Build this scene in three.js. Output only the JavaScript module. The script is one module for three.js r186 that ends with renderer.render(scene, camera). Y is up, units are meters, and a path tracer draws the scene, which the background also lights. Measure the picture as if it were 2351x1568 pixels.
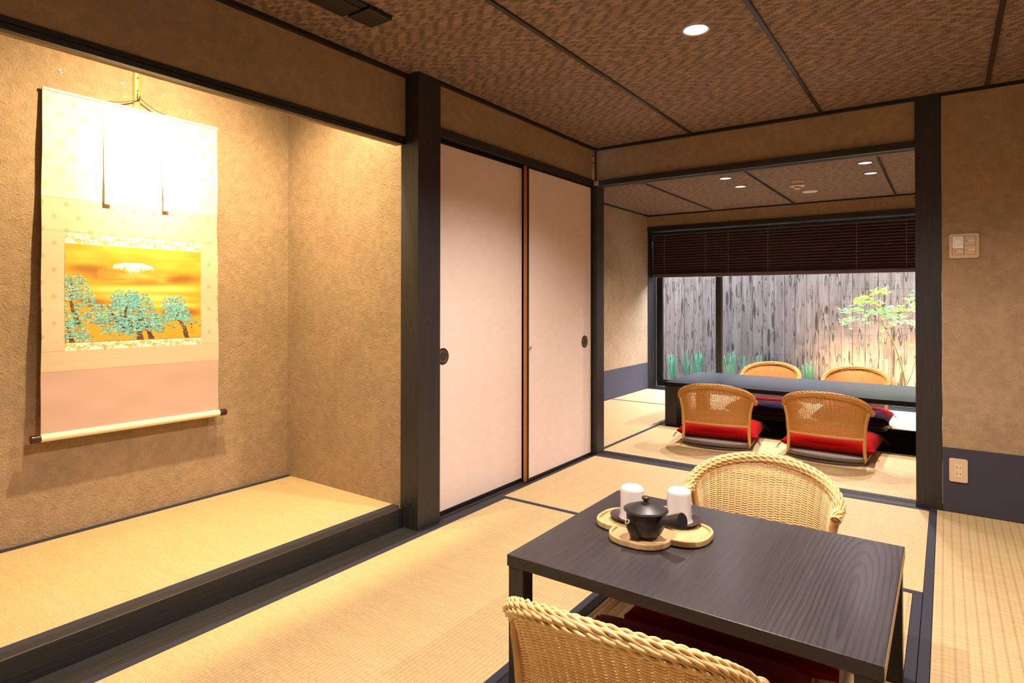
import * as THREE from 'three';
import { RoundedBoxGeometry } from 'three/addons/geometries/RoundedBoxGeometry.js';
import { mergeGeometries, toCreasedNormals } from 'three/addons/utils/BufferGeometryUtils.js';
import { RectAreaLightUniformsLib } from 'three/addons/lights/RectAreaLightUniformsLib.js';

// ------------------------------------------------------------------ camera, sky, exposure
const W = 2351, H = 1568, FOCAL = 1400.08, CY = 678.87;
const scene = new THREE.Scene();
const camera = new THREE.PerspectiveCamera(2 * Math.atan(H / 2 / FOCAL) * 180 / Math.PI, W / H, 0.05, 60);
camera.position.set(1.8476, 1.0, 3.5173);
camera.rotation.set(0.0079, 0.6184, 0.0010, 'YXZ');
camera.setViewOffset(W, H, 0, H / 2 - CY, W, H);
const renderer = new THREE.WebGLRenderer();
renderer.toneMapping = THREE.LinearToneMapping;
renderer.toneMappingExposure = 1.07;
renderer.shadowMap.enabled = true;
RectAreaLightUniformsLib.init();
scene.background = new THREE.Color().setRGB(0.76, 0.84, 1.0);
scene.backgroundIntensity = 44;
const C_MAIN = new THREE.Color().setRGB(1.0, 0.87, 0.77), C_BACK = new THREE.Color().setRGB(1.0, 0.89, 0.88), C_TOKO = new THREE.Color().setRGB(1.0, 0.79, 0.46), C_GARDEN = new THREE.Color().setRGB(1.0, 0.58, 0.22);
const I_MAIN = 11.5, I_SIDE = 8.5, I_BACK = 9, I_TOKO = 15, I_SPILL = 13, I_TOKO2 = 5, I_GARDEN = 13;

// ------------------------------------------------------------------ random, noise
let seed = 12345;
const rnd = () => { seed = (seed * 1664525 + 1013904223) >>> 0; return seed / 4294967296; };
const rr = (a, b) => a + (b - a) * rnd();
const hash = (x, y, s) => { let h = Math.imul(x, 374761393) ^ Math.imul(y, 668265263) ^ Math.imul(s, 1274126177); h = Math.imul(h ^ (h >>> 13), 1274126177); h ^= h >>> 16; return (h >>> 0) / 4294967296; };
// value noise that repeats after px, py cells
function vn(x, y, px, py, s) {
  const xi = Math.floor(x), yi = Math.floor(y), fx = x - xi, fy = y - yi;
  const u = fx * fx * (3 - 2 * fx), v = fy * fy * (3 - 2 * fy);
  const x0 = ((xi % px) + px) % px, y0 = ((yi % py) + py) % py, x1 = (x0 + 1) % px, y1 = (y0 + 1) % py;
  const a = hash(x0, y0, s), b = hash(x1, y0, s), c = hash(x0, y1, s), d = hash(x1, y1, s);
  return a + (b - a) * u + (c - a) * v + (a - b - c + d) * u * v;
}
const clamp = (x, a = 0, b = 1) => Math.min(b, Math.max(a, x));
const mix = (a, b, t) => a + (b - a) * t;
const smooth = (a, b, x) => { const t = clamp((x - a) / (b - a)); return t * t * (3 - 2 * t); };

// ------------------------------------------------------------------ textures
function tex(w, h, fn, srgb, su = 1, sv = 1) {
  const d = new Uint8Array(w * h * 4), o = [0, 0, 0];
  for (let y = 0, i = 0; y < h; y++) for (let x = 0; x < w; x++, i += 4) {
    fn((x + .5) / w, (y + .5) / h, o);
    d[i] = clamp(o[0]) * 255; d[i + 1] = clamp(o[1]) * 255; d[i + 2] = clamp(o[2]) * 255; d[i + 3] = 255;
  }
  const t = new THREE.DataTexture(d, w, h);
  t.wrapS = t.wrapT = THREE.RepeatWrapping; t.magFilter = t.minFilter = THREE.LinearFilter;
  if (srgb) t.colorSpace = THREE.SRGBColorSpace;
  t.repeat.set(1 / su, 1 / sv); t.needsUpdate = true;
  return t;
}
const grey = (f) => (u, v, o) => { o[0] = o[1] = o[2] = f(u, v); };

// straw plaster: short fibres drawn into a height field, repeated every metre
function plasterMaps() {
  const N = 1024, hgt = new Float32Array(N * N), flk = new Float32Array(N * N);
  const line = (n, l0, l1, amp, wid, arr, bend) => {
    for (let k = 0; k < n; k++) {
      let x = rnd() * N, y = rnd() * N, a = rnd() * Math.PI * 2; const L = rr(l0, l1), am = amp * rr(.4, 1);
      for (let s = 0; s < L; s += .7) {
        x += Math.cos(a) * .7; y += Math.sin(a) * .7; a += rr(-bend, bend);
        const e = am * Math.sin(Math.PI * s / L);
        for (let j = -wid; j <= wid; j++) for (let i = -wid; i <= wid; i++) {
          const q = (((Math.round(y) + j) % N + N) % N) * N + ((Math.round(x) + i) % N + N) % N, w = e * Math.exp(-(i * i + j * j) / (wid * wid * .6));
          if (w > arr[q]) arr[q] = w;
        }
      }
    }
  };
  line(5200, 5, 18, .8, 1, hgt, .09); line(500, 14, 34, 1, 2, hgt, .12); line(420, 5, 17, 1, 1, flk, .05);
  const height = tex(N, N, grey((u, v) => {
    const q = Math.floor(v * N) * N + Math.floor(u * N);
    return .46 * hgt[q] + .3 * flk[q] + .10 * vn(u * 90, v * 90, 90, 90, 3) + .24 * vn(u * 300, v * 300, 300, 300, 4) + .04 * vn(u * 24, v * 24, 24, 24, 5);
  }));
  const color = tex(N, N, (u, v, o) => {
    const q = Math.floor(v * N) * N + Math.floor(u * N);
    const n = .92 + .10 * (vn(u * 300, v * 300, 300, 300, 8) - .5) + .09 * (vn(u * 40, v * 40, 40, 40, 9) - .5) + .05 * (vn(u * 7, v * 7, 7, 7, 10) - .5);
    const f = flk[q] * .6 + hgt[q] * .10;
    o[0] = mix(.66 * n, .92, f); o[1] = mix(.552 * n, .82, f); o[2] = mix(.425 * n, .66, f);
  }, true);
  return [color, height];
}
const [plasterC, plasterH] = plasterMaps();

// rush mat: warp lines every 7.5 mm along v, rush stems across, repeated every 0.96 m
const tatamiH = tex(2048, 2048, grey((u, v) => {
  const r = u * 128, row = Math.floor(r), f = r - row;
  const ridge = Math.pow(Math.sin(Math.PI * f), .55);
  const st = v * 420 + (row % 2) * .5, sf = st - Math.floor(st);
  const pr = r / 2 - Math.floor(r / 2), big = Math.pow(Math.sin(Math.PI * pr), .4), dash = v * 40 + hash(Math.floor(r / 2), 3, 26) * 1, df = dash - Math.floor(dash);
  return .22 * ridge + .48 * big - .25 * Math.exp(-Math.pow((df - .5) * 26, 2)) + .14 * Math.sin(Math.PI * sf) + .16 * vn(u * 128, v * 420, 128, 420, 21);
}), false, .96, .96);
const tatamiC = tex(2048, 2048, (u, v, o) => {
  const r = u * 128, row = Math.floor(r), f = r - row, pr = r / 2 - Math.floor(r / 2), big = 1 - Math.pow(Math.sin(Math.PI * pr), .3), dash = v * 40 + hash(Math.floor(r / 2), 3, 26), df = dash - Math.floor(dash), groove = .35 * (1 - Math.pow(Math.sin(Math.PI * f), .35)) + .7 * big + .3 * Math.exp(-Math.pow((df - .5) * 22, 2));
  const stem = vn(row * .37 + u * 6, v * 420, 64, 420, 31), broad = vn(u * 5, v * 60, 5, 60, 32), patch = vn(u * 4, v * 4, 4, 4, 33), fleck = vn(u * 128, v * 300, 128, 300, 35);
  const n = 1 + .08 * (stem - .5) + .03 * (broad - .5) + .03 * (patch - .5) + .04 * (fleck - .5) - .16 * groove;
  const warm = vn(u * 8, v * 30, 8, 30, 36) - .5;
  o[0] = .815 * n + .01 * warm; o[1] = .70 * n; o[2] = .50 * n - .02 * warm;
}, true, .96, .96);

// dark stained wood, grain along v
const darkC = tex(512, 1024, (u, v, o) => {
  const w = u + .03 * vn(u * 3, v * 3, 3, 3, 41), g = vn(w * 48, v * 5, 48, 5, 42), p = vn(w * 190, v * 14, 190, 14, 43), b = vn(u * 4, v * 2, 4, 2, 44);
  let n = .82 + .2 * g + .14 * (p - .5) + .14 * (b - .5);
  for (const [ku, kv, kr] of [[.22, .31, .016], [.71, .78, .02]]) { const q = Math.hypot((u - ku) * .4, (v - kv) * .8 * .7) / kr; n *= 1 - .45 * Math.exp(-q * q * 6) + .22 * Math.exp(-Math.pow((q - .8) * 5, 2)); }
  o[0] = .165 * n; o[1] = .150 * n; o[2] = .150 * n;
}, true, .4, .8);
const darkH = tex(512, 1024, grey((u, v) => {
  const w = u + .03 * vn(u * 3, v * 3, 3, 3, 41);
  return .5 * vn(w * 48, v * 5, 48, 5, 42) + .5 * vn(w * 190, v * 14, 190, 14, 43);
}), false, .4, .8);

// woven ceiling: over two, under two, in strips of 14 mm; repeated every 0.56 m
const ceilShift = []; for (let j = 0, s = 0; j < 40; j++) { s += [1, 1, 1, 2, -1, 3][Math.floor(rnd() * 6)]; ceilShift.push(s); }
const ajiro = (u, v) => {
  const n = 40, i = Math.floor(u * n), j = Math.floor(v * n), fu = u * n - i, fv = v * n - j;
  const k = (((i - ceilShift[j % 40]) % 5) + 5) % 5, horiz = k < 3;
  const strip = horiz ? j : i + 77, along = horiz ? fv : fu;
  const pos = horiz ? (k + fu) / 3 : ((4 - k) + fv) / 2;
  return [horiz, strip, along, pos, i, j, k];
};
const ceilC = tex(1024, 1024, (u, v, o) => {
  const [hz, s, a, p, i, j, k] = ajiro(u, v);
  const tone = hash(s, hz ? Math.floor((i - k + 80) / 5) : Math.floor((j + 80) / 5), 51), fib = vn(hz ? u * 60 : u * 400, hz ? v * 400 : v * 60, hz ? 60 : 400, hz ? 400 : 60, 52);
  const n = (hz ? 1 : .77) * (.95 + .2 * (tone - .5) + .12 * (fib - .5)) * (a < .06 || a > .94 ? .8 : 1);
  o[0] = .57 * n; o[1] = .47 * n; o[2] = .40 * n;
}, true, .56, .56);
const ceilH = tex(1024, 1024, grey((u, v) => {
  const [hz, s, a, p] = ajiro(u, v);
  return (.35 + .65 * Math.sin(Math.PI * clamp(p))) * (.6 + .4 * Math.sin(Math.PI * a));
}), false, .56, .56);

// cloth / paper tooth
const weaveH = tex(512, 512, grey((u, v) => .4 * Math.abs(Math.sin(u * Math.PI * 128)) + .4 * Math.abs(Math.sin(v * Math.PI * 128)) + .3 * vn(u * 128, v * 128, 128, 128, 61)), false, .16, .16);
const fusumaC = tex(512, 512, (u, v, o) => {
  const n = 1 + .03 * (vn(u * 256, v * 128, 256, 128, 63) - .5) + .025 * (vn(u * 12, v * 24, 12, 24, 64) - .5);
  o[0] = .90 * n; o[1] = .82 * n; o[2] = .785 * n;
}, true, .5, .5);

// black-stained ash table top with a cathedral figure at one end, 0.84 x 0.66 m
const tableFig = (u, v) => {
  const x = u * .84, z = v * .66;                                       // x across the grain, z along it
  const wob = .010 * (vn(x * 9, z * 3, 64, 64, 71) - .5) + .004 * (vn(x * 40, z * 10, 256, 256, 72) - .5);
  const dx = x - .757 + wob, dz = z - .345;
  const cath = Math.sqrt(dx * dx * 34 + (dz < 0 ? dz * dz * .62 : dz * dz * .05) * 1 + .0006);
  const plain = Math.abs(x - .757 + wob * 1.4) * 5.6;
  const f = mix(cath, plain, smooth(.08, .18, Math.abs(dx)));
  const freq = mix(15, 34, smooth(.12, .3, Math.abs(dx))) ;
  return [f * freq, x, z];
};
const tableC = tex(2048, 1400, (u, v, o) => {
  const [f, x, z] = tableFig(u, v), r = f - Math.floor(f), late = smooth(.45, .95, r) * (1 - smooth(.96, 1, r));
  const pore = vn(x * 900, z * 26, 2048, 64, 73), band = vn(x * 12, 0, 64, 4, 74), fine = vn(x * 420, z * 9, 512, 16, 76);
  const fig = 1 - .72 * smooth(.06, .26, Math.abs(x - .757)) * (.6 + .8 * vn(x * 7, .5, 64, 4, 78));
  const n = 1 - .42 * late * fig * (.5 + .7 * pore) + .26 * (pore - .5) + .26 * (fine - .5) + .16 * (band - .5);
  o[0] = .215 * n; o[1] = .192 * n; o[2] = .206 * n;
}, true);
const tableH = tex(2048, 1400, grey((u, v) => {
  const [f, x, z] = tableFig(u, v), r = f - Math.floor(f), late = smooth(.45, .95, r) * (1 - smooth(.96, 1, r));
  return .8 - .6 * late * (.4 + .6 * vn(x * 900, z * 26, 2048, 64, 73)) * (1 - .7 * smooth(.06, .26, Math.abs(x - .757))) - .2 * vn(x * 900, z * 26, 2048, 64, 75);
}));

// pale wood of the tray, grain along v
const paleC = tex(512, 512, (u, v, o) => {
  const w = u + .05 * vn(u * 2, v * 2, 2, 2, 81), g = vn(w * 26, v * 2, 26, 2, 82), p = vn(w * 120, v * 8, 120, 8, 83), n = .92 + .14 * (g - .5) + .08 * (p - .5);
  o[0] = .87 * n; o[1] = .725 * n; o[2] = .535 * n - .03 * g;
}, true, .3, .3);

// weathered cedar boards with raised knots, each board reads its own strip of the sheet (1.0 m x 2.4 m)
const knots = [];
for (let k = 0; k < 260; k++) knots.push([rnd(), rnd(), rr(.006, .013), rr(.5, 1)]);
const eyes = [];                                                       // dark outlined eyes of the grain, in vertical rows
for (let k = 0; k < 26; k++) { const u0 = (k + .5) / 26 + rr(-.012, .012); for (let y = rr(0, .2); y < 2.4; y += rr(.05, .34)) if (rnd() < .72) eyes.push([u0 + rr(-.008, .008), y, rr(.008, .016), rr(.04, .12), rnd()]); }
const cedar = (u, v) => {
  let dxs = 0, kn = 0, dark = 0;
  const x = u, y = v * 2.4;
  for (const [ku, kv, r, a] of knots) {
    const dy = y - kv * 2.4; if (Math.abs(dy) > .22) continue;
    const dx = x - ku; if (Math.abs(dx) > .07) continue;
    dxs += Math.sign(dx) * .014 * Math.exp(-(dx * dx) / .0007 - dy * dy / .006) * a;
    const d2 = dx * dx / (r * r) + dy * dy / (r * r * 1.3);
    kn += Math.exp(-d2) * a; dark += Math.exp(-Math.pow(Math.sqrt(d2) - 1.3, 2) * 9) * a * .5;
  }
  let eye = 0; for (const [eu, ey, a, b, f] of eyes) { const dy = y - ey, dx = x - eu; if (Math.abs(dy) > .13 || Math.abs(dx) > .03) continue; const q = Math.pow(Math.abs(dx) / a, 1.7) + Math.pow(Math.abs(dy) / b, 1.5); eye = Math.max(eye, Math.exp(-Math.pow((q - 1) / .26, 2)) * smooth(-b * 1.2, b, (f > .5 ? dy : -dy)) , f < .12 && q < 1 ? .8 * (1 - q * .5) : 0); dxs += Math.sign(dx) * .006 * Math.exp(-(dx * dx) / (a * a * 4) - dy * dy / (b * b)); }
  const w = x - dxs + .006 * (vn(x * 6, y * 1.5, 6, 4, 91) - .5);
  return [w, y, kn, dark * .5 + eye * 1.6];
};
const cedarCache = new Float32Array(768 * 1024 * 4);
for (let j = 0, i = 0; j < 1024; j++) for (let k = 0; k < 768; k++, i += 4) { const c = cedar((k + .5) / 768, (j + .5) / 1024); cedarCache.set(c, i); }
const cedarAt = (u, v) => (Math.floor(v * 1024) * 768 + Math.floor(u * 768)) * 4;
const cedarC = tex(768, 1024, (u, v, o) => {
  const i = cedarAt(u, v), w = cedarCache[i], y = cedarCache[i + 1], kn = cedarCache[i + 2], dk = cedarCache[i + 3];
  const g = vn(w * 46, y * 1.6, 64, 8, 92), p = vn(w * 210, y * 9, 256, 32, 93), flame = smooth(.74, .86, vn(w * 52, y * 5.2, 64, 16, 94)) * smooth(.5, .62, vn(w * 9, y * .8, 16, 4, 95));
  const n = .90 + .22 * (g - .5) + .16 * (p - .5) - .2 * flame - .8 * Math.min(dk, 1) + .06 * Math.min(kn, 1);
  o[0] = .365 * n; o[1] = .345 * n; o[2] = .347 * n;
}, true, 1, 2.4);
const cedarH = tex(768, 1024, grey((u, v) => {
  const i = cedarAt(u, v), w = cedarCache[i], y = cedarCache[i + 1];
  return .25 + .3 * vn(w * 46, y * 1.6, 64, 8, 92) + .45 * Math.min(1, cedarCache[i + 2]) - .15 * cedarCache[i + 3];
}), false, 1, 2.4);

function wide(t) { const c = t.clone(); c.repeat.set(.5 / .96, 1 / .96); c.needsUpdate = true; return c; }

// ------------------------------------------------------------------ materials
const std = (o) => new THREE.MeshStandardMaterial(o), phys = (o) => new THREE.MeshPhysicalMaterial(o);
const hex = (h) => new THREE.Color(h);
const M = {
  plaster: std({ map: plasterC, bumpMap: plasterH, bumpScale: .0022, roughness: .95 }),
  plasterCoarse: std({ map: plasterC, bumpMap: plasterH, bumpScale: .0046, roughness: .95 }),
  dado: std({ color: hex('#37343f'), bumpMap: weaveH, bumpScale: .0004, roughness: .8 }),
  tatami: std({ map: tatamiC, bumpMap: tatamiH, bumpScale: .0016, roughness: .62 }),
  tatamiRib: std({ map: wide(tatamiC), bumpMap: wide(tatamiH), bumpScale: .0045, roughness: .62 }),
  heri: std({ color: hex('#2c2a38'), bumpMap: weaveH, bumpScale: .0004, roughness: .78 }),
  dark: std({ map: darkC, bumpMap: darkH, bumpScale: .0006, roughness: .46 }),
  darkGloss: std({ map: darkC, bumpMap: darkH, bumpScale: .0002, roughness: .3 }),
  lacquer: phys({ color: hex('#191b22'), roughness: .34, specularIntensity: .5, specularColor: hex('#a9bfe8'), bumpMap: darkH, bumpScale: .0002 }),
  black: std({ color: hex('#1c1817'), roughness: .4 }),
  pitch: std({ color: hex('#15110f'), roughness: .7 }),
  under: std({ color: hex('#8d8273'), roughness: .9 }),
  ceiling: std({ map: ceilC, bumpMap: ceilH, bumpScale: .0022, roughness: .75 }),
  slab: std({ color: hex('#6b6258'), roughness: .9 }),
  fusuma: std({ map: fusumaC, bumpMap: weaveH, bumpScale: .00012, roughness: .8 }),
  rawWood: std({ color: hex('#b3713a'), roughness: .6 }),
  table: phys({ map: tableC, bumpMap: tableH, bumpScale: .0004, roughness: .45, clearcoat: .4, clearcoatRoughness: .24 }),
  tableEdge: std({ map: darkC, bumpMap: darkH, bumpScale: .0003, roughness: .5 }),
  tableSide: std({ color: hex('#a98a63'), roughness: .5 }),
  pale: std({ map: paleC, roughness: .5 }),
  rattan: std({ color: hex('#eac88e'), roughness: .33, vertexColors: true }),
  cane: std({ color: hex('#dcae6a'), roughness: .45 }),
  padDark: std({ color: hex('#54453a'), roughness: .5 }),
  pad: std({ color: hex('#68584b'), roughness: .45 }),
  china: phys({ color: hex('#f1eef0'), roughness: .18, clearcoat: .6, clearcoatRoughness: .08 }),
  pot: std({ color: hex('#342e2c'), roughness: .42 }),
  potIn: std({ color: hex('#0e0c0c'), roughness: .6 }),
  saucer: std({ map: darkC, color: new THREE.Color().setRGB(3.4, 2.4, 2.1), roughness: .42 }),
  plate: std({ color: hex('#cdb394'), roughness: .32 }),
  white: std({ color: hex('#ece6e2'), roughness: .5 }),
  metal: std({ color: hex('#c9c6c4'), roughness: .28, metalness: 1 }),
  brass: std({ color: hex('#b9a37c'), roughness: .3, metalness: 1 }),
  ivory: std({ color: hex('#e2d3bd'), roughness: .55 }),
  glass: phys({ color: hex('#ffffff'), roughness: 0, transmission: 1, thickness: 0, ior: 1.5 }),
  blind: std({ color: hex('#4a3338'), roughness: .8 }),
  cord: std({ color: hex('#d8ccc8'), roughness: .7 }),
  cedar: std({ map: cedarC, bumpMap: cedarH, bumpScale: .007, roughness: .7 }),
  leaf: phys({ color: hex('#8cba14'), roughness: .7, transmission: .4, thickness: 0, side: THREE.DoubleSide }),
  leafB: phys({ color: hex('#72b884'), roughness: .7, transmission: .4, thickness: 0, side: THREE.DoubleSide }),
  stem: std({ color: hex('#7a6230'), roughness: .6 }),
  reed: std({ color: hex('#3f7a5e'), roughness: .5, vertexColors: true }),
  bamboo: std({ color: hex('#a8955f'), roughness: .45 }),
  gravel: std({ color: hex('#46423c'), roughness: .95 }),
  house: std({ color: hex('#8b7b66'), roughness: .95 }),
};

// ------------------------------------------------------------------ building blocks
const used = {};
const numbered = (n) => { const k = used[n] = (used[n] ?? -1) + 1; return k ? n + '_' + String(k).padStart(3, '0') : n; };
const info = (o, label, category, group) => { o.userData = { label, category }; if (group) o.userData.group = group; return o; };
function thing(name, label, category, pos = [0, 0, 0], turn = 0, group) {
  const o = new THREE.Group(); o.name = numbered(name); o.position.set(...pos); o.rotation.y = turn; scene.add(o);
  return info(o, label, category, group);
}
function room(name, label) { const o = new THREE.Group(); o.name = numbered(name); scene.add(o); o.userData = { kind: 'structure', label }; return o; }
function part(name, geo, mat, parent) {
  const m = new THREE.Mesh(Array.isArray(geo) ? mergeGeometries(geo.map((g) => clean(g))) : geo, mat);
  m.name = name; m.castShadow = m.receiveShadow = true; parent.add(m); return m;
}
function wallMesh(name, label, geo, mat) { const m = part(numbered(name), geo, mat, scene); m.userData = { kind: 'structure', label }; return m; }
function clean(g) { const h = g.index ? g.toNonIndexed() : g.clone(); for (const k of Object.keys(h.attributes)) if (!['position', 'normal', 'uv'].includes(k)) h.deleteAttribute(k); return h; }
// texture coordinates in metres, v along the grain
function grain(g, axis, ou = rnd(), ov = rnd()) {
  g = g.index ? g.toNonIndexed() : g;
  const p = g.attributes.position, n = g.attributes.normal, uv = new Float32Array(p.count * 2);
  for (let t = 0; t < p.count; t += 3) {
    const nx = Math.abs(n.getX(t) + n.getX(t + 1) + n.getX(t + 2)), ny = Math.abs(n.getY(t) + n.getY(t + 1) + n.getY(t + 2)), nz = Math.abs(n.getZ(t) + n.getZ(t + 1) + n.getZ(t + 2));
    const d = nx > ny ? (nx > nz ? 0 : 2) : (ny > nz ? 1 : 2), a = 'xyz'.indexOf(axis);
    const [iu, iv] = d === a ? [[1, 2], [0, 2], [0, 1]][d] : [3 - a - d, a];
    for (let k = t; k < t + 3; k++) { const q = [p.getX(k), p.getY(k), p.getZ(k)]; uv[2 * k] = q[iu] + ou; uv[2 * k + 1] = q[iv] + ov; }
  }
  g.setAttribute('uv', new THREE.BufferAttribute(uv, 2));
  return g;
}
// a box given by its bounds; r rounds the edges
function box(x0, x1, y0, y1, z0, z1, r = 0, axis = 'y', ou, ov) {
  const g = r ? new RoundedBoxGeometry(x1 - x0, y1 - y0, z1 - z0, 1, r) : new THREE.BoxGeometry(x1 - x0, y1 - y0, z1 - z0);
  g.translate((x0 + x1) / 2, (y0 + y1) / 2, (z0 + z1) / 2);
  return grain(g, axis, ou, ov);
}
const V = (x, y, z) => new THREE.Vector3(x, y, z);
// a tube through points; r a number or a function of the way along; capped by its own taper
function tube(pts, r, seg = 24, rad = 8, tint) {
  const c = pts.isCurve ? pts : new THREE.CatmullRomCurve3(pts.map((p) => p.isVector3 ? p : V(...p)));
  return sweep((t) => c.getPoint(t), r, seg, rad, tint);
}
function sweep(at, r, seg, rad, tint) {
  const pos = [], nor = [], uv = [], idx = [], col = [], P = []; let L = 0;
  for (let i = 0; i <= seg; i++) P.push(at(i / seg));
  let T = P[1].clone().sub(P[0]).normalize(), N = Math.abs(T.y) < .9 ? V(0, 1, 0) : V(1, 0, 0); N.sub(T.clone().multiplyScalar(N.dot(T))).normalize();
  const R = typeof r === 'function' ? r : () => r;
  for (let i = 0; i <= seg; i++) {
    T = P[Math.min(i + 1, seg)].clone().sub(P[Math.max(i - 1, 0)]).normalize();
    N.sub(T.clone().multiplyScalar(N.dot(T))).normalize(); const B = T.clone().cross(N), q = R(i / seg);
    if (i) L += P[i].distanceTo(P[i - 1]);
    for (let j = 0; j <= rad; j++) {
      const a = j / rad * Math.PI * 2, n = N.clone().multiplyScalar(Math.cos(a)).add(B.clone().multiplyScalar(Math.sin(a)));
      pos.push(P[i].x + n.x * q, P[i].y + n.y * q, P[i].z + n.z * q); nor.push(n.x, n.y, n.z); uv.push(j / rad * q * 6.28, L); if (tint) col.push(...tint);
    }
  }
  for (let i = 0; i < seg; i++) for (let j = 0; j < rad; j++) { const a = i * (rad + 1) + j, b = a + rad + 1; idx.push(a, a + 1, b, b, a + 1, b + 1); }
  for (const [i, s] of [[0, 1], [seg, -1]]) {                           // end caps
    const k = pos.length / 3, d = P[i ? seg : 0], t = (i ? P[seg].clone().sub(P[seg - 1]) : P[0].clone().sub(P[1])).normalize();
    pos.push(d.x, d.y, d.z); nor.push(t.x, t.y, t.z); uv.push(0, 0); if (tint) col.push(...tint);
    for (let j = 0; j < rad; j++) { const a = i * (rad + 1) + j; s > 0 ? idx.push(k, a + 1, a) : idx.push(k, a, a + 1); }
  }
  const g = new THREE.BufferGeometry();
  g.setAttribute('position', new THREE.Float32BufferAttribute(pos, 3)); g.setAttribute('normal', new THREE.Float32BufferAttribute(nor, 3)); g.setAttribute('uv', new THREE.Float32BufferAttribute(uv, 2));
  if (tint) g.setAttribute('color', new THREE.Float32BufferAttribute(col, 3));
  g.setIndex(idx); return g;
}
const lathe = (pts, seg = 40) => new THREE.LatheGeometry(pts.map(([x, y]) => new THREE.Vector2(x, y)), seg);
const disc = (r, h, x, y, z, seg = 32) => new THREE.CylinderGeometry(r, r, h, seg).translate(x, y, z);

// ------------------------------------------------------------------ the room shell
const HC = 2.0, HB = 1.972;                                             // ceilings of the front and of the back room
// floors: mats of rush with cloth borders
function mat(floor, x0, x1, z0, z1, axis, borders, rib, y = 0, name = 'tatami_mat') {
  const b = .029, e = .0008, bx0 = x0 + (borders.includes('l') ? b : 0), bx1 = x1 - (borders.includes('r') ? b : 0), bz0 = z0 + (borders.includes('b') ? b : 0), bz1 = z1 - (borders.includes('f') ? b : 0);
  const m = part(name, box(bx0 + e, bx1 - e, y - .05, y, bz0 + e, bz1 - e, 0, axis), rib ? M.tatamiRib : M.tatami, floor);
  const strip = (a0, a1, c0, c1, ax) => part('border', box(a0 + e, a1 - e, y - .05, y + .0015, c0 + e, c1 - e, .0012, ax), M.heri, m);
  if (borders.includes('l')) strip(x0, bx0, z0, z1, 'z');
  if (borders.includes('r')) strip(bx1, x1, z0, z1, 'z');
  if (borders.includes('b')) strip(x0, x1, z0, bz0, 'x');
  if (borders.includes('f')) strip(x0, x1, bz1, z1, 'x');
  return m;
}
let floor2;
const floor = room('floor', 'straw coloured tatami floor with dark navy borders in the front room');
mat(floor, 0, 1.78, -.034, 1.018, 'x', 'fb');
mat(floor, 0, .887, 1.018, 2.96, 'z', 'lr');
mat(floor, .887, 1.78, 1.018, 2.96, 'z', 'lr', true);
mat(floor, 1.78, 2.70, -.05, 1.90, 'z', 'lr', true);
mat(floor, 1.78, 2.70, 1.90, 3.98, 'z', 'lr', true);
mat(floor, 0, 1.78, 2.96, 3.98, 'x', 'fb');
part('subfloor', box(-.2, 2.76, -.12, -.052, -.16, 4.1), M.under, floor);

floor2 = room('floor', 'tatami floor of the back room around the sunken foot well');
mat(floor2, -.925, -.03, -2.11, -.165, 'z', 'r');
mat(floor2, -.925, 1.3, -3.03, -2.11, 'x', 'f');
mat(floor2, -.03, 1.93, -1.17, -.165, 'x', '');
mat(floor2, 1.3, 2.4, -3.03, -2.11, 'x', '');
mat(floor2, 1.93, 2.4, -2.11, -.165, 'z', 'l');
const rim = .028, wx0 = -.03, wx1 = 1.93, wz0 = -2.11, wz1 = -1.17;     // foot well under the low table
const wellFrame = [box(wx0, wx1, -.05, .002, wz1 - rim, wz1, .003, 'x'), box(wx0, wx1, -.05, .002, wz0, wz0 + rim, .003, 'x'), box(wx0, wx0 + .13, -.05, .002, wz0 + rim, wz1 - rim, .003, 'z'), box(wx1 - .13, wx1, -.05, .002, wz0 + rim, wz1 - rim, .003, 'z')];
part('well_frame', wellFrame, M.darkGloss, floor2);
part('well_lining', [box(wx0, wx1, -.44, -.42, wz0, wz1), box(wx0, wx0 + .12, -.42, -.052, wz0, wz1), box(wx1 - .12, wx1, -.42, -.052, wz0, wz1), box(wx0 + .12, wx1 - .12, -.42, -.052, wz0, wz0 + .02), box(wx0 + .12, wx1 - .12, -.42, -.052, wz1 - .02, wz1)], M.pitch, floor2);
part('subfloor', [box(-1.0, wx0 - .001, -.12, -.052, -3.05, -.16), box(wx1 + .001, 2.4, -.12, -.052, -3.05, -.16), box(wx0, wx1, -.12, -.052, wz1 + .001, -.16), box(wx0, wx1, -.12, -.052, -3.05, wz0 - .001)], M.under, floor2);

const floor3 = room('floor', 'raised alcove floor of fine pale tatami');
const TY = .079, XB = -.99, ZS = 1.575;                                 // alcove: floor height, back wall, right side wall
part('tatami_mat', box(XB + .035, -.196, .03, TY, ZS + .001, 3.34, 0, 'z'), M.tatami, floor3);
part('border', box(XB + .001, XB + .034, .03, TY + .001, ZS + .001, 3.34, .001, 'z'), M.heri, floor3);
part('border', box(-.195, -.158, .03, TY + .001, ZS + .001, 3.34, .001, 'z'), M.heri, floor3);
part('subfloor', box(XB, -.16, -.12, .029, ZS, 3.34), M.under, floor3);

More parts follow.
